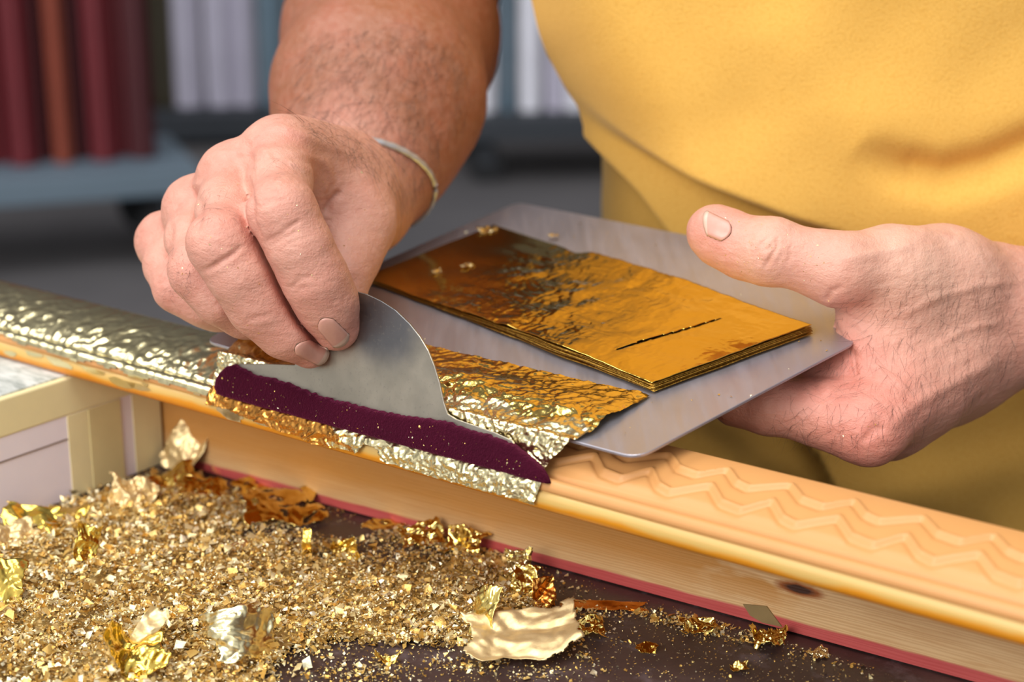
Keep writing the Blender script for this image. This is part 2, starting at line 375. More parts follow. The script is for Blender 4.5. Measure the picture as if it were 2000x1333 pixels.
gl = mesh_obj('gilded_surface', Vv.reshape(-1, 3), fcs[ok], MAT['gold_leaf_pale'], mld); gl['label'] = 'crinkled gold leaf already laid on the moulding'
gl.data.materials[0] = MAT['gold_leaf_wrinkled'] if False else MAT['gold_leaf_pale']
# torn leaf remains on the fascia
b_v, b_f = [], []
for k in range(26):
    s = rng.uniform(-.34, -.10); w_, h_ = rng.uniform(.002, .010), rng.uniform(.001, .0028); z_ = rng.uniform(.0225, .0265); base = len(b_v); n_ = 9
    for i in range(n_):
        a = 2*PI*i/n_; rr = rng.uniform(.6, 1.1)
        zt = min(.0262, max(.0208, z_+h_*rr*math.sin(a))); b_v.append((s+w_*rr*math.cos(a), -.00235, zt))
    b_f.append(tuple(range(base, base+n_)))
lr = mesh_obj('leaf_remnants', b_v, b_f, MAT['gold_leaf_pale'], mld); lr['kind'] = 'stuff'; lr['label'] = 'torn leaf remnants stuck to the front edge'

# ================================================================== STEEL PLATE
pB = onz(395, 665, .043); pC = onz(1245, 895, .043); pA = onz(1010, 395, .0655); pD = pA+pC-pB
n2 = np.cross(pC-pB, pA-pB); n2 /= np.linalg.norm(n2)
if n2[2] < 0: n2 = -n2
def pl(x, y, h=0.): return onplane(x, y, pB+n2*h, n2)+0
def plate_z(x, y): return pB[2]-((x-pB[0])*n2[0]+(y-pB[1])*n2[1])/n2[2]
def rounded(pts, rad, k=8):
    out = []; n = len(pts)
    for i in range(n):
        p, a, c = pts[i], pts[i-1], pts[(i+1) % n]; r = rad[i]
        d1 = (a-p)/np.linalg.norm(a-p); d2 = (c-p)/np.linalg.norm(c-p)
        p1, p2 = p+d1*r, p+d2*r
        for j in range(k+1):
            w_ = j/k; out.append((1-w_)**2*p1+2*w_*(1-w_)*p+w_*w_*p2)
    return out
def slab(name, pts, nrm, th, mat, parent=None, bev=.0002):
    b = bmesh.new(); vs = [b.verts.new(tuple(p)) for p in pts]; f = b.faces.new(vs)
    r = bmesh.ops.extrude_face_region(b, geom=[f])
    for g in r['geom']:
        if isinstance(g, bmesh.types.BMVert): g.co -= Vector(tuple(nrm*th))
    bmesh.ops.recalc_face_normals(b, faces=b.faces[:])
    if bev:
        es = [e for e in b.edges if len(e.link_faces) == 2 and max(len(f.verts) for f in e.link_faces) > 4]
        bmesh.ops.bevel(b, geom=es, offset=bev, segments=1, affect='EDGES')
    return bm_obj(name, b, mat, parent)
plate = slab('steel_plate', rounded([pB, pC, pl(1668, 670), pl(1604, 510), pA], [.008, .007, .003, .006, .006]), n2, .0011, MAT['brushed_steel'])
tag(plate, 'flat grey steel plate carrying the gold leaf, held by the left hand', 'plate')
exec_time('plate')
# ================================================================== LEAF STACK
K = [pl(712, 549), pl(966, 447), pl(1586, 655), pl(1276, 769)]   # near-left, far-left, far-right, near-right
def clean(verts, faces):
    used = np.unique(faces); mp = np.full(len(verts), -1); mp[used] = np.arange(len(used)); return verts[used], mp[faces]
def stack_h(a, b): return .0010+.0022*smooth01((a-.1)/.5)+.0016*np.exp(-((a-.74)/.14)**2-(b/.30)**2)
NL = 8
slit = [(1206, 683), (1262, 664), (1330, 646), (1408, 622)]
for i in range(NL):
    top = i == NL-1
    n_, m_ = (300, 130) if top else (90, 40)
    a, b = np.meshgrid(np.linspace(0, 1, n_), np.linspace(0, 1, m_), indexing='ij')
    jj = rng.normal(0, .0006, 4)*(0 if top else 1)
    aa = a+jj[0]*6*(1-a)*0; bb = b
    p = (K[0]*(1-a)[..., None]+K[3]*a[..., None])*(1-b)[..., None]+(K[1]*(1-a)[..., None]+K[2]*a[..., None])*b[..., None]
    ea = (K[3]-K[0])/np.linalg.norm(K[3]-K[0]); eb = (K[1]-K[0])/np.linalg.norm(K[1]-K[0])
    x, y = a*.187, b*.076
    p = p+ea*jj[0]+eb*jj[1]
    wob = .0006*fnoise(20+i, x, y, .05)
    p = p+(eb[None, None]*(wob*(1-b)-.0012*np.exp(-((a-.72)/.08)**2)*(1-b))[..., None])-eb*((.0022*np.exp(-((a-.30)/.035)**2)-.002*smooth01((a-.3)/.05)+.002*smooth01((a-.6)/.4))*b**3)[..., None]
    lift = stack_h(a, b)*(i+1)/NL+.0004
    if top:
        cr = Crumple(31, .030, 5, .3); cr2 = Crumple(32, .013, 5, .4, aniso=(1.2, .5)); cr3 = Crumple(35, .006, 5, .45, aniso=(1.2, .6)); cr4 = Crumple(36, .003, 6, .5)
        am = smooth01((a-.10)/.25)*(1-.55*smooth01((a-.62)/.2))
        lift = lift+.0006+am*(.00045*cr(x, y)+.00034*cr2(x, y)+.00026*cr3(x, y)+.00013*cr4(x, y))+.0003*fnoise(33, x, y, .05)
        lift = lift+.0005*np.exp(-((a-.52)/.07)**2-((b-.15)/.2)**2)
    else:
        lift = lift+.00012*fnoise(40+i, x, y, .03)
    p = p+n2*lift[..., None]
    V = p.reshape(-1, 3); fcs = grid_faces(n_, m_)
    if top:
        ctr = V[fcs].mean(1); qx, qy, _ = proj(ctr); d, tt, _ = dist_poly(qx, qy, slit)
        keep = d > 2.1*(1-.75*np.abs(tt-.35)); fcs = fcs[keep]
        # ragged far edge
    V, fcs = clean(V, fcs)
    o = mesh_obj('gold_leaf', V, fcs, MAT['gold_leaf_smooth'] if top else MAT['gold_leaf_edge'])
    if top:
        o.modifiers.new('t', 'SOLIDIFY').thickness = .00008
        tag(o, 'topmost gold leaf of the stack on the steel plate, creased with a knife slit', 'gold leaf', 'gold leaves stacked on the steel plate')
    else:
        o.modifiers.new('t', 'SOLIDIFY').thickness = .00018
        tag(o, 'gold leaf lying under the slit top leaf in the stack on the plate', 'gold leaf', 'gold leaves stacked on the steel plate')
# ================================================================== LEAF BEING LAID
def mloc(s, t_, z): return M0+u*s+v*t_+zz*z
LB = .047
nq, nsx = 150, 420
ss = np.linspace(-.1415, .0235, nsx)
path_h = np.array([(.0052, .0446), (.0047, .0441), (.0040, .0420), (.0032, .0375), (.0020, .0335), (.0004, .0312), (-.0012, .0298), (-.0022, .0278), (-.0027, .0250), (-.0030, .0222), (-.0029, .0198)])
pth = [np.r_[LB, np.linspace(LB, .0052, 70)[1:]], None]
hseg = np.r_[0, np.cumsum(np.hypot(*np.diff(path_h, axis=0).T))]
qh = np.linspace(0, hseg[-1], nq-70+1)[1:]
tp = np.r_[np.linspace(LB, .0052, 70), np.interp(qh, hseg, path_h[:, 0])]; zp = np.r_[np.full(70, np.nan), np.interp(qh, hseg, path_h[:, 1])]
arc = np.r_[np.linspace(0, LB-.0052, 70), (LB-.0052)+qh]
Ssg, Tg = np.meshgrid(ss, tp, indexing='ij'); Ag = np.broadcast_to(arc, Ssg.shape); Zg = np.broadcast_to(zp, Ssg.shape).copy()
k = smooth01((Ag-.03)/(.03))
Ssg = np.where(Ssg > -.03, Ssg-(.011*k+.0016*fnoise(50, Ag, Ag*0, .02))*smooth01((Ssg+.03)/.05), Ssg)
w3 = M0[None, None]+u*Ssg[..., None]+v*Tg[..., None]
pz = plate_z(w3[..., 0], w3[..., 1]); Zg = np.where(np.isnan(Zg), pz+.0006+(.0030+.0014*fnoise(59, Ssg, Ag, .04))*smooth01((Ag-.002)/.024)*(1-smooth01((Ag-.024)/.0175)), Zg)
cr = Crumple(51, .017, 5, .35, aniso=(1.25, .5)); cr2 = Crumple(52, .008, 5, .4, aniso=(1.35, .55)); cr3 = Crumple(53, .004, 5, .45, aniso=(1.3, .8))
hang = smooth01((Ag-.036)/.010)
press = np.exp(-((Ag-.0575)/.004)**2)
near_ = smooth01((Ag-.016)/.014)
off = (.0008*np.abs(cr(Ssg, Ag))+.0005*np.abs(cr2(Ssg, Ag))+.00024*np.abs(cr3(Ssg, Ag)))*(1+.5*near_*(1-hang))+near_*.00035*np.abs(Crumple(58, .004, 5, .5)(Ssg, Ag))+hang*(.0009*np.abs(cr2(Ssg*.8+.3, Ag*.8))+.00045*np.abs(cr3(Ssg, Ag)))
off = np.where((Ssg > -.139) & (Ssg < .014), off*(1-.75*press), off)+.0004*smooth01((Ssg+.02)/.03)*np.abs(cr(Ssg, Ag))
tgv = np.gradient(np.stack([Tg, Zg], -1), axis=1); tgv /= np.linalg.norm(tgv, axis=-1, keepdims=True)+1e-9
nt, nz = tgv[..., 1], -tgv[..., 0]
sgn = np.where(nz < -.2, -1, 1.); flip = np.sign(nz+1e-6*1); 
nt, nz = np.where(nz >= 0, nt, -nt), np.abs(nz)
nt = np.where(Ag > .043, -np.abs(nt), nt)
Tg2 = Tg+nt*off; Zg2 = Zg+nz*off
V = (M0+u*Ssg[..., None]+v*Tg2[..., None]); V[..., 2] = Zg2
fcs = grid_faces(nsx, nq); fs = Ssg.ravel()[fcs[:, 0]]; fa = Ag.ravel()[fcs[:, 0]]
amax = arc[-1]
lim = amax-.0012-.0022*(fnoise(55, fs, fs*0, .022)*.5+.5)-.0045*np.exp(-((fs+.060)/.0045)**4)-.003*smooth01((-.09-fs)/.05)
keep = (fa < lim)
V, fcs2 = clean(V.reshape(-1, 3), fcs[keep]); fsk = fs[keep]; fak = fa[keep]
midx = np.where((fsk < -.074+.012*fnoise(56, fak*3, fsk, .012)) & (fak > .056), 2, np.where(fak > .035+.006*fnoise(57, fsk, fak, .03), 1, 0))  # reflections painted in: paler gold for sky near the tool, copper front left
leaf = mesh_obj('gold_leaf', V, fcs2, None, mats=[MAT['gold_leaf_wrinkled'], MAT['gold_leaf_pale'], MAT['gold_leaf_copper']], midx=midx)
tag(leaf, 'crumpled gold leaf being pressed over the moulding under the velvet tool', 'gold leaf')
# folded copper coloured corner sticking up behind the tool
n_, m_ = 40, 16
a, b = np.meshgrid(np.linspace(0, 1, n_), np.linspace(0, 1, m_), indexing='ij')
c0, c1_, c2_, c3_ = [P(470, 712, .668), P(592, 716, .648), P(582, 690, .652), P(520, 690, .662)]
p = (c0*(1-a)[..., None]+c1_*a[..., None])*(1-b)[..., None]+(c3_*(1-a)[..., None]+c2_*a[..., None])*b[..., None]
p = p+AW*(-.0012*np.abs(Crumple(61, .3, 5)(a, b)))[..., None]+zz*(.0012*fnoise(62, a, a*0, .6)*b)[..., None]
mesh_obj('folded_corner', p.reshape(-1, 3), grid_faces(n_, m_), MAT['gold_leaf_copper'], leaf)['label'] = 'copper toned folded corner of the leaf'
exec_time('leaf')
# ================================================================== VELVET TOOL
phi = math.radians(78); wt = v*math.cos(phi)+zz*math.sin(phi); nt_ = np.cross(u, wt); nt_ = nt_ if nt_@AW < 0 else -nt_
tp0 = M(0, -.0008, .0312)
def tl(x, y): return onplane(x, y, tp0, nt_)
tool = empty('gilding_press', 'thin steel scraper edged with dark purple velvet, held in the right hand', 'tool')
tool.location = tuple(tl(750, 860)); FINGER_SHADE.inputs[1].default_value = tuple(tl(752, 628))
def place_in(o, root):
    o.parent = root; o.matrix_parent_inverse = root.matrix_world.inverted() if False else __import__('mathutils').Matrix.Translation(-root.location)
    return o
blade = [(452, 716), (470, 711), (520, 711), (575, 713), (592, 690), (612, 655), (640, 610), (664, 578), (690, 568), (716, 575), (744, 588), (772, 606), (800, 633), (820, 658), (836, 685), (848, 715), (858, 748), (866, 785), (874, 809), (890, 819), (925, 831), (965, 845), (1000, 861), (1020, 900), (990, 905), (700, 830), (470, 765)]
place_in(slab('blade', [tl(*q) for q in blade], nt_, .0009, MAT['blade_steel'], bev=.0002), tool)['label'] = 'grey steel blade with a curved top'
vel = [(430, 771), (425, 757), (427, 741), (436, 727), (449, 714), (462, 713), (480, 722), (505, 733), (540, 741), (575, 752), (612, 768), (655, 781), (700, 792), (740, 803), (790, 812), (840, 818), (880, 826), (910, 838), (950, 848), (990, 861), (1020, 880), (1045, 900), (1060, 916), (1070, 932), (1074, 945), (1060, 943), (1000, 926), (850, 886), (640, 829), (520, 797)]
vp = []
for i in range(len(vel)):
    (x1, y1), (x2, y2) = vel[i], vel[(i+1) % len(vel)]; L = math.hypot(x2-x1, y2-y1); k = max(1, int(L/5))
    for j in range(k):
        w_ = j/k; top_ = 5 <= i <= 19
        vp.append((x1+(x2-x1)*w_, y1+(y2-y1)*w_+(rng.normal(0, 1.5) if top_ else rng.normal(0, .3))))
n_ = len(vp); vp = np.array(vp); ctr = None
# rounded cushion: rings stepping outward from the plane
rings = []
from_c = np.array([((x-0), y) for x, y in vp])
nx_ = np.roll(vp, -1, 0)-np.roll(vp, 1, 0); nx_ /= np.linalg.norm(nx_, axis=1)[:, None]+1e-9; inn = np.stack([-nx_[:, 1], nx_[:, 0]], 1)
# make the inward direction point inside
c0 = np.array([740, 835.]); 
if ((c0-vp)*inn).sum() < 0: inn = -inn
for off_px, h_ in ((3, -.0016), (0, -.0008), (0, .0012), (1.5, .0021), (4.5, .0027), (9, .0029)):
    rings.append(np.array([tl(*q)+nt_*h_ for q in vp+inn*off_px]))
V = np.concatenate(rings); nr_ = len(rings)
fcs = [tuple(f) for f in grid_faces(nr_, n_, True)]+[tuple((nr_-1)*n_+i for i in range(n_)), tuple(range(n_))[::-1]]
vo = mesh_obj('velvet_edge', V, fcs, MAT['velvet']); bm = bmesh.new(); bm.from_mesh(vo.data); bmesh.ops.triangulate(bm, faces=[f for f in bm.faces if len(f.verts) > 4]); bmesh.ops.recalc_face_normals(bm, faces=bm.faces[:]); bm.to_mesh(vo.data); bm.free()
place_in(vo, tool)['label'] = 'dark purple velvet strip dusted with gold specks'
# ================================================================== BOX
c = onz(320, 905, TZ); sb, tb = (c-M0)@u, (c-M0)@v
def bl(px, py):
    q = onplane(px, py, M(sb, 0, 0), u); return (q-M0)@v, q[2]
ZB = .0190
box = empty('cardboard_box', 'cream taped white cardboard box under the gilded end of the moulding', 'box'); framed(box)
BD, BL_ = .12, .30
print('box', sb, tb)
z_l = bl(0, 857)[1]; 
b = bmesh.new(); obox(b, (sb-BD, tb-BL_, TZ), X1, Y1, zz, BD, BL_, z_l-TZ+.002, .0006); bm_obj('box_base', b, MAT['box_card'], box)
b = bmesh.new(); obox(b, (sb-BD-.0008, tb-BL_-.0008, z_l), X1, Y1, zz, BD+.0012, BL_+.0012, ZB-z_l-.0008, .0008)
lid = bm_obj('lid', b, MAT['box_tape'], box); lid['label'] = 'cream paper covered lid'
b = bmesh.new(); obox(b, (sb-BD+.004, tb-BL_+.003, ZB-.0009), X1, Y1, zz, BD-.0062, BL_-.006, .0009, .0002)
bm_obj('lid_panel', b, MAT['box_lid_marbled'], lid)['label'] = 'grey marbled paper on the lid'
def strip(name, px0, px1, zlo, zhi, mat, d=.0004):
    t0 = bl(px0, 900)[0]; t1 = bl(px1, 900)[0]
    b = bmesh.new(); obox(b, (sb, t0, zlo), X1, Y1, zz, d, t1-t0, zhi-zlo, .0001); return bm_obj(name, b, mat, box)
strip('paper_tape', 137, 178, TZ+.0004, z_l, MAT['box_tape']); strip('paper_tape', 178, 241, TZ+.0004, z_l, MAT['box_tape_dark'], .0007); strip('paper_tape', 265, 319, TZ+.0004, z_l, MAT['box_tape'])
zz1 = bl(0, 905)[1]
b = bmesh.new(); obox(b, (sb, tb-BL_, zz1), X1, Y1, zz, .0003, BL_-.0005-(tb-bl(137, 900)[0]), .0005); bm_obj('seam_line', b, MAT['box_line'], box)
exec_time('box')
# ================================================================== GOLD SCRAPS
NSC = [0]
def scrap(px, py, w_, h_, amp, rot=(0, 0, 0), mat='gold_leaf_wrinkled', label=None, seed=None, lift=.0, curl=0, holes=0, n=44, group=None, parent=None, z=None, lamf=.3, edge=.12):
    NSC[0] += 1; sd = seed or 100+NSC[0]
    x, y = np.meshgrid(np.linspace(-.5, .5, n), np.linspace(-.5, .5, n), indexing='ij')
    X = x*w_+.10*w_*fnoise(sd, y, x, .9); Y = y*h_+.10*h_*fnoise(sd+1, x, y, .9)
    L = max(w_, h_)
    Z = amp*(.9*Crumple(sd+2, L*lamf*2.3, 5, .3)(X, Y)+.22*Crumple(sd+3, L*lamf*.8, 5, .4)(X, Y)+.06*Crumple(sd+6, L*lamf*.3, 5, .4)(X, Y))+curl*(x**2*w_+y**2*h_*.3)
    fcs = grid_faces(n, n); fx, fy = x.ravel()[fcs[:, 0]], y.ravel()[fcs[:, 0]]
    r = np.maximum(np.abs(fx), np.abs(fy))*2
    keep = r < 1-edge*(1+fnoise(sd+4, fx, fy, .35, 12))
    if holes: keep &= fnoise(sd+5, fx, fy, .26, 12) < .62-holes
    V = np.stack([X.ravel(), Y.ravel(), Z.ravel()], 1)
    if keep.sum() < 20: keep[:] = True
    V, fcs = clean(V, fcs[keep])
    from mathutils import Euler
    R = np.array(Euler([math.radians(a) for a in rot]).to_matrix()); V = V@R.T
    V[:, 2] -= np.percentile(V[:, 2], 2)
    p0 = onz(px, py, TZ+lift) if z is None else z
    o = mesh_obj('gold_leaf_scrap', V, fcs, MAT[mat]); o.location = tuple(p0)
    if z is None: o.location.z = TZ+lift+.0004
    o.modifiers.new('t', 'SOLIDIFY').thickness = .00006
    if parent: return o
    return tag(o, label, 'gold scrap', group)
G1 = 'larger torn leaf scraps on the bench'
W, Pp, Sm, Cu = 'gold_leaf_wrinkled', 'gold_leaf_pale', 'gold_leaf_smooth', 'gold_leaf_copper'
scrap(372, 918, .020, .034, .004, (62, 20, -38), 'gold_leaf_matte', 'pale crumpled scrap standing upright in the corner between box and wooden base', curl=.4)
scrap(462, 930, .022, .007, .0012, (25, 0, -20), Pp, 'bright folded strip of leaf along the foot of the wooden base', curl=.8)
scrap(555, 1005, .036, .030, .004, (10, 0, 20), W, 'lacy torn leaf with holes lying near the foot of the wooden base', holes=.25, lift=.001)
scrap(505, 955, .024, .014, .002, (18, 0, 30), Sm, 'deep gold torn scrap behind the lacy leaf', holes=.12)
scrap(262, 995, .022, .018, .005, (40, 15, 10), 'gold_leaf_matte', 'bright white gold crumple in front of the box tape strips', lamf=.2, lift=.001)
scrap(310, 1000, .030, .010, .003, (15, 0, -12), W, 'long crinkled scrap right of the bright white gold crumple')
scrap(330, 960, .030, .016, .004, (25, -10, 40), W, 'brownish gold scrap heap below the upright corner scrap', holes=.1)
scrap(395, 975, .022, .016, .003, (20, 10, 0), W, 'ragged scrap between the upright scrap and the lacy leaf', holes=.15)
scrap(62, 1035, .022, .014, .003, (30, 10, 10), Sm, 'smooth orange gold scrap in front of the box, nearest its corner at the frame edge', lift=.003, lamf=.8, edge=.05)
scrap(132, 1025, .018, .012, .003, (25, -5, -20), Sm, 'smooth orange gold scrap beside the box, second from the frame edge', lift=.002, lamf=.8, edge=.05)
scrap(30, 1062, .018, .012, .004, (30, -5, 40), 'gold_leaf_matte', 'pale scrap in front of the two smooth orange scraps', lift=.003)
scrap(172, 1100, .010, .016, .003, (70, 20, 20), Sm, 'small upright orange flake in the middle of the pile by the box', lift=.003)
scrap(4, 1182, .018, .020, .0015, (52, 10, 10), Sm, 'smooth yellow leaf piece standing at the left edge of the photo', lift=.002)
scrap(252, 1312, .020, .018, .005, (35, 20, 30), Sm, 'folded yellow leaf curl at the bottom of the pile', curl=1.2, lift=.003)
scrap(286, 1290, .008, .022, .003, (60, 30, -10), 'gold_leaf_matte', 'narrow white crinkled scrap beside the folded yellow curl', lift=.003)
scrap(478, 1296, .026, .020, .006, (48, 0, 18), Pp, 'crumpled silvery gold scrap shaped like a tent at the bottom of the pile', curl=-1.0, lift=.002)
scrap(1022, 1262, .042, .025, .0045, (20, -5, 12), 'gold_leaf_matte', 'largest torn leaf sheet on the bare edge of the pile, pale with raised corner', lift=.003, curl=.12, lamf=.35)
scrap(945, 1238, .010, .022, .002, (60, 0, -40), W, 'narrow curled flap behind the largest torn leaf sheet', lift=.003)
scrap(1062, 1196, .010, .014, .002, (72, 0, 20), Cu, 'upright copper orange flake behind the largest torn sheet', lift=.0)
scrap(1022, 1172, .010, .016, .002, (68, 10, -10), W, 'upright gold flake beside the copper orange flake')
scrap(1012, 1140, .012, .016, .004, (60, 0, 10), Pp, 'pale upright crumple at the far tip of the pile', lamf=.2)
scrap(1185, 1188, .032, .006, .0008, (8, 0, -8), Cu, 'long flat brown gold sliver lying on bare bench wood')
scrap(1118, 1184, .010, .004, .001, (10, 0, 10), Pp, 'small white tip beside the long brown sliver')
scrap(505, 1078, .026, .007, .0012, (20, 0, -22), Pp, 'thin bright sliver in the middle of the pile', lift=.002)
scrap(757, 1295, .010, .0035, .0015, (20, 0, 10), W, 'tiny rolled scrap on bare bench near the bottom edge', curl=2)
scrap(970, 1068, .006, .012, .002, (75, 0, 40), W, 'thin upright flake near the wooden base')
scrap(600, 1088, .004, .012, .001, (80, 0, 0), Sm, 'thin orange splinter standing in the middle of the pile', lift=.002)
scrap(668, 1092, .010, .010, .003, (50, 0, 30), W, 'curled flake ring right of the thin orange splinter', lift=.001, curl=2)
scrap(1502, 1258, .013, .011, .003, (14, 0, 0), W, 'crumpled nugget of leaf below the filler patch', lamf=.2)
scrap(1443, 1310, .007, .005, .0015, (15, 0, 20), W, 'small curled crumb on bare bench near the bottom edge')
scrap(1262, 1274, .008, .005, .001, (20, 0, 0), Sm, 'small flat crumb right of the largest torn sheet')
scrap(1600, 1282, .007, .005, .0015, (14, 0, 30), Pp, 'pale crumb by the red foot right of the nugget')
scrap(1150, 1240, .012, .010, .003, (30, 0, 10), W, 'gold crumple touching the right end of the largest torn sheet', holes=.15)
scrap(1360, 1235, .014, .008, .003, (20, 0, 0), W, 'loose crinkled bits left of the nugget', holes=.25)
scrap(820, 1062, .020, .012, .004, (30, 0, 20), W, 'ragged gold clump close to the wooden base', holes=.15, lift=.002)
scrap(905, 1075, .018, .012, .004, (30, 0, -20), W, 'ragged gold clump left of the thin upright flake', holes=.15, lift=.002)
scrap(760, 1030, .022, .006, .002, (20, 0, 15), W, 'torn ribbon of leaf across the dark bench by the base', holes=.2)
# --------------------------------------------------------- countless small flakes
P1 = [(-200, 1030), (0, 1018), (110, 990), (230, 962), (330, 930), (430, 945), (500, 1000), (580, 1040), (700, 1070), (760, 1040), (850, 1010), (930, 1040), (1010, 1090), (1045, 1150), (1090, 1200), (1140, 1240), (1080, 1275), (930, 1275), (700, 1265), (560, 1290), (520, 1360), (-200, 1400)]
blobs = [(1140, 1195, 60, 14, .8), (1250, 1200, 60, 12, .7), (1200, 1250, 40, 20, .25), (1330, 1215, 60, 16, .9), (1395, 1232, 40, 16, .9), (1480, 1245, 60, 14, .8), (1600, 1275, 60, 14, .5), (1700, 1300, 80, 16, .45), (1130, 1290, 40, 30, .5), (1060, 1318, 60, 20, .5), (900, 1300, 160, 24, .5), (700, 1310, 160, 40, .55), (1180, 1310, 60, 20, .3), (1440, 1310, 40, 14, .3), (1320, 1300, 60, 20, .2), (1080, 1130, 60, 30, .3), (520, 985, 60, 20, .4), (650, 1000, 60, 14, .35), (1380, 1280, 300, 50, .07), (1650, 1310, 200, 30, .12), (300, 940, 80, 14, .6)]
def dens(px, py):
    ins = pin_poly(px, py, P1).astype(float)
    # soft rim
    acc = 0
    for dx, dy in ((0, 0), (26, 0), (-26, 0), (0, 16), (0, -16), (18, 10), (-18, -10)): acc = acc+pin_poly(px+dx, py+dy, P1)
    d = acc/7.
    d = d*(1-.55*np.exp(-((px-760)/150)**2-((py-1085)/34)**2))*(1-.55*np.exp(-((px-540)/100)**2-((py-1050)/26)**2))
    for bx, by, sx, sy, a in blobs: d = np.maximum(d, a*np.exp(-((px-bx)/sx)**2-((py-by)/sy)**2))
    return d
def mound(px, py):
    m = 0.
    for dx in (-60, 0, 60):
        for dy in (-30, 0, 30): m = m+pin_poly(px+dx, py+dy, P1)
    return m/9.
NF = 1000000
fs_, ft_ = rng.uniform(-.36, .30, NF), rng.uniform(-.26, .058, NF)
pw = M0[None]+u*fs_[:, None]+v*ft_[:, None]; pw[:, 2] = TZ
qx, qy, qd = proj(pw)
dd = dens(qx, qy)
cl = .5+.5*fnoise(71, fs_, ft_, .018, 14)
thin = rng.uniform(0, 1, NF)
keep = (thin < dd**1.4*(.22+1.1*cl)*.62) & (qx > -160) & (qx < 2160) & (qy < 1420)
# not inside the box or wood
inbox = (fs_ < sb+.001) & (ft_ > tb-BL_)
woodt = WT+math.tan(math.radians(3))*fs_
keep &= ~inbox & (ft_ < woodt-.001)
dust = (thin < .045+.10*dd) & ~keep & (dd > .01) & ~inbox & (ft_ < woodt-.001) & (qx > -160) & (qx < 2160) & (qy < 1420)
pw, dk, hx, hy = pw[keep], dd[keep], fs_[keep], ft_[keep]
nf = len(pw); mh = mound(qx[keep], qy[keep])
size = np.clip(rng.lognormal(math.log(.00100), .50, nf), .0004, .0040)*(.6+.5*dk)
big = rng.uniform(0, 1, nf) < .010*(.4+1.6*(qx[keep] < 560)); size = np.where(big, rng.uniform(.0025, .0046, nf), size)
hgt = .0003+mh**1.5*(.0050+.0035*fnoise(72, hx, hy, .05)+.0022*fnoise(74, hx, hy, .014))*rng.uniform(.1, 1, nf)**.7
hgt = np.maximum(hgt, .0003+size*.1)+big*.0012
def flakes(name, cen, size, tilt, label, parent=None, normals=None, extra=None):
    n = len(cen)
    ang = rng.uniform(0, 2*PI, n); tl_ = rng.normal(0, tilt, n); az = rng.uniform(0, 2*PI, n)
    nrm = np.stack([np.sin(tl_)*np.cos(az), np.sin(tl_)*np.sin(az), np.cos(tl_)], 1)
    if normals is not None: nrm = normals+rng.normal(0, .25, (n, 3)); nrm /= np.linalg.norm(nrm, axis=1)[:, None]
    e1 = np.cross(nrm, np.stack([np.cos(ang), np.sin(ang), rng.uniform(-.3, .3, n)], 1)); e1 /= np.linalg.norm(e1, axis=1)[:, None]+1e-9; e2 = np.cross(nrm, e1)
    asp = rng.uniform(.35, 1, n); V = np.zeros((n, 5, 3))
    cs = [(-1, -1), (1, -1), (1, 1), (-1, 1)]
    for i, (a, b) in enumerate(cs):
        ja, jb = rng.uniform(.35, 1.2, n), rng.uniform(.35, 1.2, n)
        V[:, i] = cen+e1*(a*ja*size*.5)[:, None]+e2*(b*jb*asp*size*.5)[:, None]+nrm*(rng.normal(0, .16, n)*size)[:, None]
    V[:, 4] = cen+nrm*(rng.normal(0, .14, n)*size)[:, None]
    base = (np.arange(n)*5)[:, None]
    tr = np.array([[0, 1, 4], [1, 2, 4], [2, 3, 4], [3, 0, 4]])
    fcs = (base[:, None, :]+tr[None]).reshape(-1, 3)
    V = V.reshape(-1, 3)
    if extra is not None:
        eq = extra[1]; fcs = np.concatenate([fcs, eq[:, [0, 1, 2]]+len(V), eq[:, [0, 2, 3]]+len(V)]); V = np.concatenate([V, extra[0]])
    o = mesh_obj(name, V, fcs, MAT['gold_flake'], parent, smooth=False)
    pal = np.array([(.90, .68, .28), (.93, .79, .46), (.86, .58, .18), (1, .93, .74), (.74, .46, .12), (.93, .82, .52), (.60, .38, .11)])
    cc = pal[rng.integers(0, len(pal), n)]*rng.uniform(.8, 1.1, n)[:, None]
    cc = np.repeat(np.clip(cc, 0, 1), 5, axis=0)
    if extra is not None: cc = np.concatenate([cc, np.array([.54, .37, .14])*rng.uniform(.4, 1.1, len(extra[0]))[:, None]])
    set_attr(o, 'fcol', cc)
    o['kind'] = 'stuff'; o['label'] = label
    return o
cen = pw.copy(); cen[:, 2] = TZ+hgt
gs, gt = np.meshgrid(np.arange(-.36, .12, .0014), np.arange(-.26, .058, .0014), indexing='ij')
gp_ = M0+u*gs[..., None]+v*gt[..., None]; gx_, gy_, _ = proj(np.where(np.arange(3) == 2, TZ, gp_)); gm = mound(gx_, gy_); gd = dens(gx_, gy_)
gp_[..., 2] = TZ-.0026+gm**1.5*(.0036+.0026*fnoise(72, gs, gt, .05)+.0016*fnoise(74, gs, gt, .014))+rng.normal(0, .00035, gs.shape)+.0014*smooth01((gd-.3)/.4)
gf = grid_faces(*gs.shape); i00 = gf[:, 0]
ok = (gd.ravel()[gf].min(1) > .62+.25*rng.uniform(0, 1, len(gf))) & ~((gs.ravel()[i00] < sb+.002) & (gt.ravel()[i00] > tb-BL_)) & (gt.ravel()[i00] < WT+math.tan(math.radians(3))*gs.ravel()[i00]-.003) & (gy_.ravel()[i00] < 1420) & (gx_.ravel()[i00] > -160)
MND = clean(gp_.reshape(-1, 3), gf[ok])
o = flakes('gold_flakes', cen, size, .70, 'heap of tiny torn gold leaf flakes scattered over the bench', extra=MND); o['category'] = 'gold flakes'
pd = M0[None]+u*fs_[dust][:, None]+v*ft_[dust][:, None]; pd[:, 2] = TZ+.0004
o = flakes('gold_dust', pd, rng.uniform(.0002, .0007, len(pd)), .4, 'fine gold dust sprinkled over the dark bench wood'); o['category'] = 'gold dust'
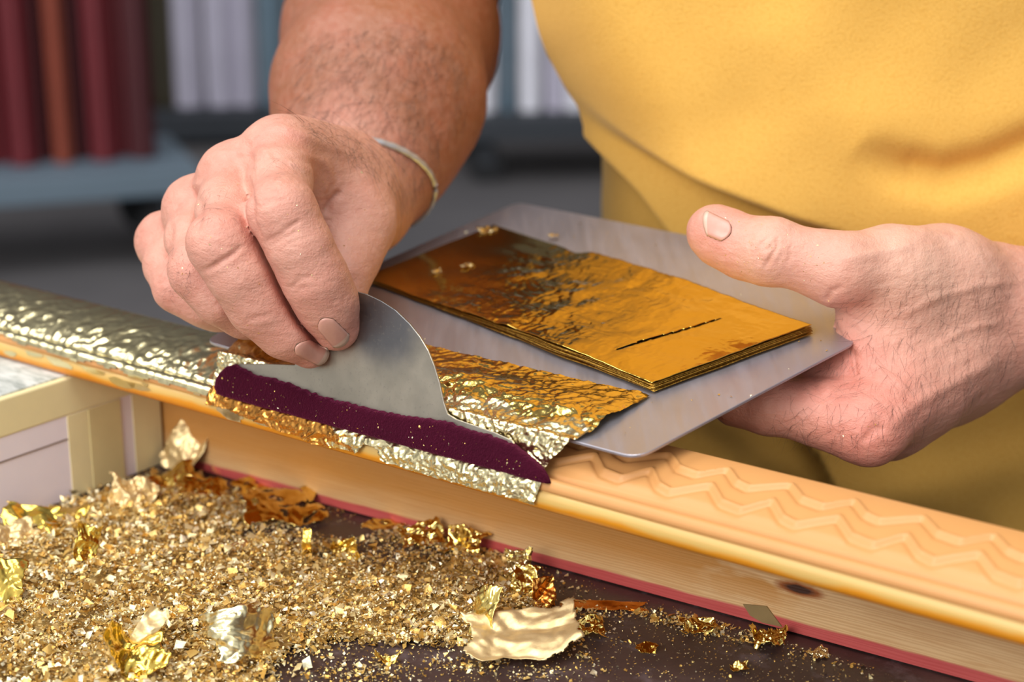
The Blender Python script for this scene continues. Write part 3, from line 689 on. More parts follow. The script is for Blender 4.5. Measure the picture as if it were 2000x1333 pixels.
print('flakes', nf, 'dust', len(pd))
# dusting on the plate
pp, nn = [], []
for k in range(160):
    x, y = rng.uniform(700, 1640), rng.uniform(400, 890)
    if pin_poly(np.array([x]), np.array([y]), [(1010, 402), (1380, 466), (1600, 640), (1625, 690), (1250, 885), (420, 668)])[0] and not pin_poly(np.array([x]), np.array([y]), [(700, 555), (960, 440), (1600, 650), (1290, 785), (820, 660)])[0]:
        pp.append(pl(x, y, .0003)); nn.append(n2)
o = flakes('gold_dust', np.array(pp), rng.uniform(.0003, .0012, len(pp)), .3, 'gold specks on the bare steel plate', normals=np.array(nn)); o['category'] = 'gold dust'
for x, y, s_, lb in ((1080, 462, .0045, 'tiny gold crumb on the plate behind the leaf stack'), (950, 452, .009, 'gold crumb at the far corner of the leaf stack'), (912, 520, .006, 'pale crumb on the dark end of the top leaf, farther of two'), (852, 532, .005, 'pale crumb on the dark end of the top leaf, nearer of two')):
    scrap(0, 0, s_, s_*.7, .001, (10, 0, 30), Pp, lb, n=16, z=pl(x, y, .0024 if y > 480 else .002))
# specks on the velvet
sp_ = [];
for k in range(110):
    x = rng.uniform(435, 1060); yb = 773+(x-430)*.2635; y = yb-rng.uniform(6, 60)*(.9 if x < 950 else .5)
    sp_.append(tl(x, y)+nt_*.0030)
place_in(flakes('gold_specks', np.array(sp_), np.clip(rng.lognormal(math.log(.00033), .5, len(sp_)), .00018, .0011), .3, 'gold specks on the velvet', normals=np.tile(nt_, (len(sp_), 1))), tool)
exec_time('flakes')
# ================================================================== BACKGROUND CARTS
def cart(name, label, px0, px1, py, depth, slope, wd, mat, th=.07):
    e = empty(name, label, 'cart')
    p0 = P(px0, py, depth); p1 = P(px1, py, depth); p0[2] = p1[2] = 0
    x = p1-p0; L = np.linalg.norm(x); x = x/L; ca, sa = math.cos(slope), math.sin(slope)
    x = np.array([x[0]*ca-x[1]*sa, x[0]*sa+x[1]*ca, 0]); y = np.array([-x[1], x[0], 0])
    zt = P((px0+px1)/2, py, depth)[2]
    b = bmesh.new(); obox(b, p0+zz*(zt-th), x, y, zz, L, wd, th, .006); bm_obj('deck', b, mat, e)
    for a, c_ in ((.08, .08), (L-.08, .08), (.08, wd-.08), (L-.08, wd-.08)):
        cc = p0+x*a+y*c_; r = max(.03, (zt-th-FZ)/2-.01)
        b = bmesh.new(); bmesh.ops.create_cone(b, cap_ends=True, segments=24, radius1=r, radius2=r, depth=.035)
        bmesh.ops.bevel(b, geom=[e_ for e_ in b.edges if len(e_.link_faces) == 2 and max(len(f.verts) for f in e_.link_faces) > 4], offset=.006, segments=2, affect='EDGES')
        w_ = bm_obj('wheel', b, MAT['rubber'], e); w_.rotation_euler = (PI/2, 0, math.atan2(x[1], x[0])); w_.location = tuple(np.array([cc[0], cc[1], FZ+r]))
        b = bmesh.new(); hb = max(.012, zt-th-(FZ+2*r)); obox(b, np.array([cc[0], cc[1], FZ+r])-x*.025-y*.022, x, y, zz, .05, .004, r+hb); obox(b, np.array([cc[0], cc[1], FZ+r])-x*.025+y*.018, x, y, zz, .05, .004, r+hb); obox(b, np.array([cc[0], cc[1], FZ+2*r+.002])-x*.03-y*.022, x, y, zz, .06, .044, hb-.002)
        bm_obj('caster_fork', b, MAT['cart_dark'], w_.parent)
    return e, p0, x, y, zt, L
def upright(p, w_, d_, h_, lean, mat, label, group, ang=0):
    """one moulding length standing on end: stepped profile extruded upward"""
    prof = [(0, 0), (w_, 0), (w_, d_*.45), (w_*.86, d_*.5), (w_*.8, d_*.8), (w_*.55, d_), (w_*.3, d_*.86), (w_*.12, d_*.6), (0, d_*.5)]
    prof = [(a-w_/2, -b) for a, b in prof]; n_ = len(prof)
    V = [(a, b, 0) for a, b in prof]+[(a, b, h_) for a, b in prof]
    fcs = [tuple(f) for f in grid_faces(2, n_, True)]+[tuple(range(n_)), tuple(range(n_, 2*n_))[::-1]]
    o = mesh_obj('moulding_length', V, fcs, MAT[mat], smooth=False); o.location = tuple(p); o.rotation_euler = (lean[0], lean[1], ang)
    return tag(o, label, 'moulding', group)
e, p0, x, y, zt, L = cart('stock_cart', 'low blue grey stock cart carrying the dark red mouldings', -260, 395, 372, 4.3, .35, .55, MAT['cart_blue'])
ang = math.atan2(x[1], x[0])
reds = [(-200, 'lacquer_dark_red'), (-130, 'lacquer_red'), (-60, 'lacquer_dark_red'), (0, 'lacquer_red'), (48, 'lacquer_red'), (92, 'lacquer_dark_red'), (126, 'lacquer_rust'), (165, 'lacquer_dark_red'), (205, 'lacquer_red'), (248, 'lacquer_red'), (280, 'lacquer_dark_red')]
gr = {'lacquer_red': 'crimson', 'lacquer_dark_red': 'dark maroon', 'lacquer_rust': 'rust orange'}
for i, (px, mt) in enumerate(reds):
    q = onplane(px, 330, p0+y*.22, y); d_ = (q-p0)@x
    w_ = {'lacquer_rust': .05}.get(mt, .07)
    q = p0+x*d_+y*(.22+.062*(i % 2)); q[2] = zt+.001
    nm = {'lacquer_rust': 'rust orange moulding length standing among the red ones on the cart'}.get(mt, f'{gr[mt]} moulding length standing on end on the blue grey cart')
    upright(q, w_, .05, 1.6, (-.04, 0), mt, nm, None if mt == 'lacquer_rust' else f'{gr[mt]} moulding lengths on the blue grey cart', ang)
e, p0, x, y, zt, L = cart('stock_cart', 'dark cart far behind holding pale lilac and blue grey mouldings', 285, 720, 225, 6.3, .1, .6, MAT['cart_dark'], .10)
ang = math.atan2(x[1], x[0])
for px, mt, lb, w_ in ((296, 'lacquer_olive', 'dark olive moulding length left of the lilac ones, outer of two', .055), (328, 'lacquer_olive', 'dark olive moulding length left of the lilac ones, next to the lilac', .055), (372, 'lacquer_lilac', 'pale lilac moulding length beside the olive ones', .10), (436, 'lacquer_lilac', 'pale lilac moulding length between the first lilac and the grey gap', .11), (484, 'lacquer_lilac', 'pale lilac moulding length next to the blue grey ones', .075), (535, 'lacquer_blue_grey', 'blue grey moulding length right of the lilac ones', .09), (592, 'lacquer_blue_grey', 'blue grey moulding length half hidden by the forearm', .10), (650, 'lacquer_grey', 'grey moulding length hidden behind the forearm', .1)):
    q = onplane(px, 200, p0+y*.2, y); d_ = (q-p0)@x; q = p0+x*d_+y*.2; q[2] = zt+.001
    upright(q, w_, .06, 1.6, (-.03, 0), mt, lb, 'pale mouldings on the far dark cart', ang)
e, p0, x, y, zt, L = cart('stock_cart', 'dark cart between forearm and shirt holding white mouldings', 905, 1420, 232, 5.6, .12, .55, MAT['cart_dark'], .08)
ang = math.atan2(x[1], x[0])
for px, mt, lb, w_ in ((945, 'lacquer_white', 'white moulding length just right of the forearm', .075), (990, 'lacquer_blue_grey', 'slim blue grey post between the white mouldings', .035), (1034, 'lacquer_white', 'white moulding length right of the slim blue grey post', .07), (1082, 'lacquer_lilac', 'lilac white moulding length beside the shirt edge', .06), (1122, 'lacquer_white', 'white moulding length half hidden behind the yellow shirt', .07), (1180, 'lacquer_white', 'white moulding length hidden behind the yellow shirt', .07)):
    q = onplane(px, 205, p0+y*.15, y); d_ = (q-p0)@x; q = p0+x*d_+y*.15; q[2] = zt+.001
    upright(q, w_, .05, 1.6, (-.03, 0), mt, lb, 'white mouldings on the dark cart', ang)
exec_time('bg')
# ================================================================== PERSON
person = empty('person', 'person in a yellow polo shirt pressing gold leaf onto the moulding by hand', 'person')
def axis(lo, f0, f1, hi, fine, coarse):
    a = list(np.arange(f0, f1+1e-9, fine)); st = fine
    x = f1
    while x < hi: st = min(st*1.12, coarse); x += st; a.append(x)
    st = fine; x = f0
    while x > lo: st = min(st*1.12, coarse); x -= st; a.insert(0, x)
    return np.array(a)
VOX = .00082
GX = axis(-.28, -.128, .212, .68, VOX, .009); GY = axis(.44, .548, .712, 1.14, VOX, .009); GZ = axis(-.42, .008, .172, .62, VOX, .012)
print('grid', len(GX), len(GY), len(GZ), len(GX)*len(GY)*len(GZ)/1e6)
XF, YF, ZF = [g.astype(np.float32) for g in (GX, GY, GZ)]
FLD = np.full((len(GX), len(GY), len(GZ)), .05, np.float32)
def smin(a, b, k):
    if k <= 0: return np.minimum(a, b)
    h = np.maximum(k-np.abs(a-b), 0)/k; return np.minimum(a, b)-h*h*k*np.float32(.25)
def sl_of(lo, hi):
    return tuple(slice(max(0, np.searchsorted(g, l)-2), np.searchsorted(g, h_)+2) for g, l, h_ in zip((GX, GY, GZ), lo, hi))
def sub(sl): return XF[sl[0]][:, None, None], YF[sl[1]][None, :, None], ZF[sl[2]][None, None, :]
def d_cone(sl, a, b, ra, rb):
    x, y, z = sub(sl); a = np.asarray(a, np.float32); b = np.asarray(b, np.float32); e = b-a; L = float(e@e)+1e-12
    t_ = np.clip(((x-a[0])*e[0]+(y-a[1])*e[1]+(z-a[2])*e[2])/np.float32(L), 0, 1)
    dx, dy, dz = x-a[0]-t_*e[0], y-a[1]-t_*e[1], z-a[2]-t_*e[2]
    return np.sqrt(dx*dx+dy*dy+dz*dz)-(np.float32(ra)+t_*np.float32(rb-ra))
def d_ell(sl, c, r, R=None):
    x, y, z = sub(sl); x, y, z = x-np.float32(c[0]), y-np.float32(c[1]), z-np.float32(c[2])
    if R is not None:
        R = np.asarray(R, np.float32); x, y, z = [R[i, 0]*x+R[i, 1]*y+R[i, 2]*z for i in range(3)]
    k0 = np.sqrt((x/r[0])**2+(y/r[1])**2+(z/r[2])**2); k1 = np.sqrt((x/r[0]**2)**2+(y/r[1]**2)**2+(z/r[2]**2)**2)+1e-9
    return (k0*(k0-1)/k1).astype(np.float32)
def bounds(pts, rs, m):
    pts = np.asarray(pts); rs = np.asarray(rs)[:, None]; return (pts-rs).min(0)-m, (pts+rs).max(0)+m
def add_cone(a, b, ra, rb, k, F=FLD):
    sl = sl_of(*bounds([a, b], [ra, rb], .012+k)); F[sl] = smin(F[sl], d_cone(sl, a, b, ra, rb), k)
def add_ell(c, r, k, R=None, F=FLD):
    m = max(r)+.012+k; sl = sl_of(np.array(c)-m, np.array(c)+m); F[sl] = smin(F[sl], d_ell(sl, c, r, R), k)
def J(px, py, d, r): return (P(px, py, d), r*d/F)          # joint: pixel, depth, radius in photo pixels
def chain(js, k, F=FLD):
    for (a, ra), (b, rb) in zip(js[:-1], js[1:]): add_cone(a, b, ra, rb, k, F)
# ---- trunk and arms (mostly under the shirt)
add_ell((.245, .865, .10), (.165, .105, .42), .02)
shR, shL = np.array([.03, .88, .44]), np.array([.46, .88, .44])
add_cone(shR, shL, .055, .055, .05); add_cone((.245, .87, .45), (.245, .87, .60), .055, .052, .03)
for hx in (.155, .335): add_cone((hx, .87, -.16), (hx, .87, -.41), .075, .07, .04)
elR = J(790, -60, .905, 178); elL = J(2760, 470, .87, 175)
add_cone(shR, elR[0], .055, elR[1], .03); add_cone(shL, elL[0], .055, elL[1], .03)
# right forearm
RA = [elR, J(764, 70, .83, 196), J(737, 195, .768, 193), J(712, 292, .748, 148), J(690, 393, .722, 110)]
chain(RA, .02)
# left forearm
LA = [elL, J(2500, 540, .79, 190), J(2220, 590, .705, 150), J(2030, 612, .665, 128)]
chain(LA, .02)
# ---- right hand palm
DR = -.008
def JR(px, py, d, r): return J(px, py, d+DR, r)
mcp = dict(i=JR(545, 298, .632, 60), m=JR(455, 346, .636, 58), r=JR(382, 406, .650, 53), l=JR(322, 470, .668, 47))
car = dict(i=JR(672, 358, .680, 80), m=JR(655, 375, .686, 78), r=JR(640, 392, .696, 70), l=JR(628, 408, .706, 64))
for q in 'imrl': add_cone(mcp[q][0], car[q][0], mcp[q][1], car[q][1], .014)
for q, w in (('i', 'm'), ('m', 'r'), ('r', 'l')): add_cone(mcp[q][0]+AW*.004-AU*.004, mcp[w][0]+AW*.004-AU*.004, mcp[q][1]*.8, mcp[w][1]*.8, .006)
add_cone(*JR(575, 300, .646, 0)[:1], *JR(655, 330, .672, 0)[:1], .0115, .0140, .014)
add_cone(J(692, 390, .720, 0)[0], JR(664, 372, .690, 0)[0], .0215, .0205, .012)
# palm flesh under the knuckles
add_cone(JR(560, 400, .668, 0)[0], JR(420, 500, .690, 0)[0], .017, .014, .012)
add_cone(JR(640, 420, .690, 0)[0], JR(480, 480, .700, 0)[0], .020, .016, .012)
# thumb metacarpal mass
TM = [JR(688, 378, .680, 72), JR(692, 436, .662, 66), JR(676, 500, .652, 59)]
chain(TM, .012)
add_cone(JR(648, 372, .662, 0)[0], JR(592, 365, .652, 0)[0], .0125, .0115, .012)      # first web
# ---- left hand palm
lm = dict(i=J(1696, 836, .612, 64), m=J(1735, 828, .640, 60), r=J(1770, 800, .664, 56), l=J(1800, 765, .685, 52))
lc = dict(i=J(1915, 650, .655, 95), m=J(1930, 655, .668, 92), r=J(1950, 650, .680, 90), l=J(1965, 640, .692, 86))
for q in 'imrl': add_cone(lm[q][0], lc[q][0], lm[q][1], lc[q][1], .014)
LTM = [J(1930, 570, .655, 98), J(1840, 540, .640, 88), J(1745, 530, .626, 76), J(1640, 527, .616, 66)]
chain(LTM, .012)
add_cone(J(1760, 600, .632, 0)[0], J(1720, 760, .626, 0)[0], .0135, .0125, .014)   # first dorsal muscle
add_cone(J(1840, 600, .645, 0)[0], J(1790, 760, .640, 0)[0], .016, .014, .014)
add_cone(J(1690, 600, .628, 0)[0], J(1682, 700, .628, 0)[0], .0085, .009, .010)    # web edge
add_cone(J(1684, 690, .628, 0)[0], J(1640, 742, .630, 0)[0], .0105, .0110, .008)   # thenar fold
add_cone(J(1640, 742, .632, 0)[0], J(1560, 782, .630, 0)[0], .0105, .0090, .010)
add_cone(J(1850, 700, .665, 0)[0], J(1770, 720, .675, 0)[0], .022, .018, .014)
BASE = FLD.copy()
def finger(js, kin=.004, kb=.006, bulge=None, kk=.0009, cutter=None, gap=.0015):
    """own field per finger so that neighbours stay apart"""
    pts = [j[0] for j in js]; rs = [j[1] for j in js]
    sl = sl_of(*bounds(pts, rs, .012)); f = np.full(tuple(s.stop-s.start for s in sl), .05, np.float32)
    for (a, ra), (b, rb) in zip(js[:-1], js[1:]): f = smin(f, d_cone(sl, a, b, ra, rb), kin)
    for bj in (bulge or []): f = smin(f, d_ell(sl, bj[0], [bj[1]]*3), .006)
    if cutter:
        for (a, ra), (b, rb) in zip(cutter[:-1], cutter[1:]): f = -smin(-f, d_cone(sl, a, b, ra, rb)-np.float32(gap), .0042)
    FLD[sl] = smin(FLD[sl], smin(BASE[sl], f, kb), kk)
    return js[2:]
# right fingers: knuckle, middle joints, tip
ci = finger([mcp['i'], JR(546, 352, .614, 58), JR(552, 415, .594, 61), JR(584, 480, .594, 59), JR(615, 544, .599, 59), JR(638, 592, .606, 56), JR(657, 640, .6125, 46)], kb=.009, kin=.006, bulge=[JR(549, 410, .590, 54)], kk=.0007)
cm = finger([mcp['m'], JR(444, 412, .616, 56), JR(434, 478, .599, 60), JR(470, 536, .600, 59), JR(509, 594, .606, 59), JR(560, 642, .612, 54), JR(604, 676, .6195, 44)], kb=.009, kin=.006, bulge=[JR(431, 472, .596, 53)], kk=.0007, cutter=ci)
cr_ = finger([mcp['r'], JR(378, 470, .632, 50), JR(387, 530, .618, 52), JR(432, 582, .619, 48), JR(478, 612, .628, 44), JR(520, 630, .640, 38)], kb=.009, kin=.006, kk=.0007, cutter=cm)
finger([mcp['l'], JR(330, 520, .652, 43), JR(350, 562, .643, 45), JR(398, 592, .642, 41), JR(430, 604, .648, 38), JR(468, 612, .658, 33)], kb=.009, kin=.006, kk=.0007, cutter=cr_)
finger([TM[2], JR(664, 540, .644, 55), JR(660, 590, .643, 50), JR(662, 630, .644, 40)], kb=.008)
# left thumb
finger([LTM[3], J(1570, 507, .618, 58), J(1500, 494, .622, 60), J(1455, 484, .626, 59), J(1408, 462, .630, 56), J(1392, 452, .631, 50)], kb=.008, bulge=[J(1508, 487, .618, 57)])
# left fingers curled under the plate
finger([lm['i'], J(1605, 812, .615, 60), J(1500, 792, .618, 55), J(1440, 780, .622, 50), J(1400, 740, .646, 46), J(1395, 700, .668, 42)], kb=.010)
finger([lm['m'], J(1630, 800, .650, 52), J(1530, 765, .660, 50), J(1470, 735, .676, 46), J(1440, 700, .700, 42)], kb=.010)
finger([lm['r'], J(1670, 775, .680, 50), J(1580, 740, .692, 48), J(1520, 705, .712, 42)], kb=.010)
finger([lm['l'], J(1720, 740, .705, 46), J(1640, 705, .722, 42), J(1590, 680, .738, 38)], kb=.010)
for _a, _b in ((J(484, 410, .594, 11), J(488, 445, .593, 11)), (J(488, 445, .593, 11), J(497, 468, .595, 9))): add_cone(_a[0], _b[0], _a[1], _b[1], .005)
exec_time('field')
# ---- surface nets on the uneven grid
def surface_nets(Fv):
    S = Fv < 0
    c8 = np.zeros(tuple(n-1 for n in S.shape), np.uint8)
    for i in (0, 1):
        for j in (0, 1):
            for k_ in (0, 1): c8 += S[i:S.shape[0]-1+i, j:S.shape[1]-1+j, k_:S.shape[2]-1+k_]
    act = np.argwhere((c8 > 0) & (c8 < 8)); I, Jx, Kx = act.T; nid = c8.shape
    lin = np.ravel_multi_index((I, Jx, Kx), nid)
    acc = np.zeros((len(I), 3)); cnt = np.zeros(len(I))
    cor = [(i, j, k_) for i in (0, 1) for j in (0, 1) for k_ in (0, 1)]
    val = {c: Fv[I+c[0], Jx+c[1], Kx+c[2]].astype(float) for c in cor}
    def pos(c): return np.stack([GX[I+c[0]], GY[Jx+c[1]], GZ[Kx+c[2]]], 1)
    for a in cor:
        for ax in range(3):
            if a[ax]: continue
            b_ = list(a); b_[ax] = 1; b_ = tuple(b_)
            va, vb = val[a], val[b_]; m = (va < 0) != (vb < 0)
            t_ = np.where(m, va/(va-vb+1e-20), 0)[:, None]
            acc += np.where(m[:, None], pos(a)*(1-t_)+pos(b_)*t_, 0); cnt += m
    V = acc/cnt[:, None]
    faces = []
    for ax in range(3):
        sh = list(S.shape); a_ = [slice(None)]*3; b_ = [slice(None)]*3; a_[ax] = slice(0, -1); b_[ax] = slice(1, None)
        X = S[tuple(a_)] != S[tuple(b_)]
        e = np.argwhere(X); o1, o2 = [q for q in range(3) if q != ax]
        ok = (e[:, o1] > 0) & (e[:, o2] > 0) & (e[:, o1] < nid[o1]) & (e[:, o2] < nid[o2]); e = e[ok]
        ins = S[tuple(e.T)]
        ids = []
        for d1, d2 in ((0, 0), (1, 0), (1, 1), (0, 1)):
            q = e.copy(); q[:, o1] -= d1; q[:, o2] -= d2
            ids.append(np.searchsorted(lin, np.ravel_multi_index(tuple(q.T), nid)))
        f = np.stack(ids, 1)
        fl_ = ins if ax != 1 else ~ins
        f[~fl_] = f[~fl_][:, ::-1]
        faces.append(f)
    return V, np.concatenate(faces)
BV, BF = surface_nets(FLD)
del FLD, BASE
exec_time('nets')
def vnormals(V, Fq):
    n_ = np.cross(V[Fq[:, 2]]-V[Fq[:, 0]], V[Fq[:, 3]]-V[Fq[:, 1]]); N = np.zeros_like(V)
    for i in range(4):
        for c_ in range(3): N[:, c_] += np.bincount(Fq[:, i], n_[:, c_], len(V))
    return N/(np.linalg.norm(N, axis=1)[:, None]+1e-12)
def relax(V, Fq, it, lam=.5):
    for _ in range(it):
        A = np.zeros_like(V); k_ = np.zeros(len(V))
        for i in range(4):
            a_, b_ = Fq[:, i], Fq[:, (i+1) % 4]
            for c_ in range(3): A[:, c_] += np.bincount(a_, V[b_, c_], len(V))
            k_ += np.bincount(a_, minlength=len(V))
        V = V+lam*(A/k_[:, None]-V)
    return V
BV = relax(BV, BF, 2, .45)
_x, _y, _d = proj(BV); _m = np.zeros(len(BV), bool)
for _pl in ([(480, 300), (484, 350), (484, 400), (489, 450), (505, 482)], [(392, 420), (382, 460), (378, 490)], [(335, 500), (330, 540)]):
    _m |= (dist_poly(_x, _y, _pl)[0] < 15) & (_d < .66)
BR = relax(BV, BF, 12, .5); BV = np.where(_m[:, None], BR, BV)
BN = vnormals(BV, BF)
# outward check
if ((BV-BV.mean(0))*BN).sum() < 0: BF = BF[:, ::-1]; BN = -BN
# ---- creases, tendons and veins, worked into the surface
vx, vy, vd = proj(BV); front = (BN@AW) < .15
def ridge(pts, w_, amp, dmin=.5, dmax=.72, taper=True):
    lo = np.min(pts, 0)-4*w_; hi = np.max(pts, 0)+4*w_
    m = front & (vd > dmin) & (vd < dmax) & (vx > lo[0]) & (vx < hi[0]) & (vy > lo[1]) & (vy < hi[1])
    idx = np.where(m)[0]
    if not len(idx): return
    d_, tt, _ = dist_poly(vx[idx], vy[idx], pts)
    g = np.exp(-(d_/w_)**2)
    if taper: g = g*np.clip(np.minimum(tt, 1-tt)*5+.15, 0, 1)
    DISP[idx] += amp*g
DISP = np.zeros(len(BV))
Z1 = lambda q: [(250+a/2.469, 200+b_/2.469) for a, b_ in q]
Z2 = lambda q: [(1300+a/2.469, 380+b_/2.469) for a, b_ in q]
for q, w_, a_ in (
    ([(660, 672), (730, 640), (800, 590), (838, 570)], 5, -.0007), ([(690, 690), (760, 650), (830, 610)], 4, -.0005), ([(640, 510), (700, 470), (770, 470)], 5, -.0004),
    ([(780, 905), (830, 855), (900, 835)], 5, -.0005), ([(800, 930), (860, 880)], 4, -.0003),
    ([(345, 820), (420, 790), (520, 720), (556, 690)], 5, -.0007), ([(375, 815), (450, 770), (530, 730)], 4, -.0004), ([(330, 700), (390, 640), (470, 640)], 5, -.0003),
    ([(560, 1060), (620, 1040), (700, 1030)], 5, -.0003),
        ([(1030, 420), (980, 480), (945, 545)], 7, -.0022), ([(960, 330), (975, 420), (945, 500)], 7, -.0008), ([(985, 290), (1010, 370), (985, 440)], 6, -.0004),
    ([(580, 350), (595, 480), (600, 570), (640, 665)], 6, -.0012), ([(340, 440), (350, 540), (318, 640)], 8, -.0010), ([(210, 570), (195, 680), (200, 760)], 7, -.0008),
    ([(560, 170), (590, 270), (580, 350)], 9, -.0009), ([(380, 290), (340, 400)], 8, -.0007),
    ([(700, 110), (820, 150), (960, 210), (1080, 270)], 9, .0011), ([(430, 250), (560, 240), (760, 230), (950, 290)], 8, .0007), ([(240, 420), (400, 380), (560, 300)], 8, .0006),
    ([(640, 210), (700, 300), (760, 280), (900, 340)], 6, .0006), ([(920, 250), (975, 330), (960, 450)], 7, .0006)):
    ridge(Z1(q), w_, a_)
for q, w_, a_ in (
    ([(500, 200), (470, 235), (480, 270), (510, 255), (505, 225)], 4, -.0007), ([(535, 205), (540, 250), (500, 320), (470, 365)], 4, -.0009), ([(465, 215), (440, 280), (450, 350)], 4, -.0005), ([(575, 220), (560, 290), (530, 350)], 4, -.0004), ([(410, 190), (400, 260)], 4, -.0003), ([(600, 230), (600, 300), (570, 370)], 4, -.0003),
    ([(770, 520), (800, 470), (860, 440)], 6, -.0008), ([(780, 545), (860, 545), (940, 555)], 6, -.0007), ([(800, 560), (900, 600), (1000, 640)], 5, -.0005), ([(840, 590), (930, 660), (1000, 720)], 5, -.0005),
    ([(770, 560), (810, 640), (870, 730), (950, 800)], 7, -.0012), ([(860, 740), (905, 790), (912, 850), (880, 880)], 6, -.0014), ([(915, 850), (930, 900)], 5, -.0006), ([(660, 860), (780, 870), (880, 870)], 6, -.0008),
    ([(930, 750), (1000, 800), (1100, 860)], 8, -.0005), ([(900, 720), (1040, 860), (1180, 940)], 10, .0006),
    ([(1060, 1130), (1200, 1010), (1400, 900), (1600, 800)], 14, .0010), ([(950, 1200), (1010, 1130), (1060, 1130)], 10, -.0010), ([(700, 880), (760, 960), (720, 1020)], 8, -.0005),
    ([(1200, 190), (1330, 190), (1450, 240)], 14, .0008), ([(820, 330), (1000, 290), (1200, 240)], 10, .0006), ([(1100, 600), (1300, 500), (1500, 440), (1700, 420)], 9, .0006), ([(1250, 760), (1450, 650), (1700, 600)], 9, .0005)):
    ridge(Z2(q), w_, a_)
from_world = lambda X: fnoise(81, X[:, 0]+.7*X[:, 2], X[:, 1]-.5*X[:, 2], .022, 14)
DISP += .00022*from_world(BV)+.0001*fnoise(82, BV[:, 0]-.4*BV[:, 1], BV[:, 2]+.3*BV[:, 1], .007, 16)
BV = BV+BN*DISP[:, None]
# ---- colour of the skin
base = np.tile(np.array(srgb(206, 150, 130)), (len(BV), 1))
def dab(p, r, col, a_):
    global base
    g = a_*np.exp(-((BV-p)**2).sum(1)/r**2); base = base*(1-g[:, None])+np.array(col)*g[:, None]
tan_, pink, pale = srgb(144, 88, 60), srgb(214, 118, 104), srgb(232, 190, 164)
def smoothfade(p0, p1, col, a_=1.):
    global base
    ax_ = p1-p0; L = np.linalg.norm(ax_); t_ = smooth01(((BV-p0)@(ax_/L))/L)*a_; base = base*(1-t_[:, None])+np.array(col)*t_[:, None]
arm_m = (BV[:, 0] < .05)[:, None]
b0 = base.copy(); smoothfade(P(672, 352, .69), P(716, 270, .735), tan_); base = np.where(arm_m, base, b0)
b0 = base.copy(); smoothfade(P(1700, 640, .62), P(2250, 600, .71), srgb(196, 136, 112), .8); base = np.where(arm_m, b0, base)
for j, a_ in ((mcp['i'], .35), (mcp['m'], .3), (mcp['r'], .3), (mcp['l'], .35), (J(548, 412, .585, 1), .6), (J(430, 470, .59, 1), .6), (J(380, 528, .61, 1), .5), (J(345, 560, .635, 1), .4)): dab(j[0]-AW*j[1], .010, pink, a_)
for q, a_ in (((655, 640, .605), .45), ((604, 678, .612), .45), ((600, 540, .59), .3), ((515, 600, .598), .3)): dab(P(*q), .012, pink, a_)
for q, r_, a_ in (((1640, 690, .61), .014, .6), ((1600, 770, .61), .016, .3), ((1690, 860, .60), .018, .45), ((1400, 455, .62), .012, .35), ((1740, 760, .61), .016, .3)): dab(P(*q), r_, pink, a_)
for q, r_ in (((1500, 470, .615), .012), ((1760, 520, .61), .018), ((1860, 520, .62), .03)): dab(P(*q), r_, pale, .35)
dab(P(1832, 497, .62), .0016, srgb(150, 96, 70), .8); dab(P(1848, 466, .625), .0022, srgb(170, 90, 84), .6)
body = mesh_obj('body', BV, BF, MAT['skin'], person); set_attr(body, 'tint', base)
print('body verts', len(BV)); exec_time('body')
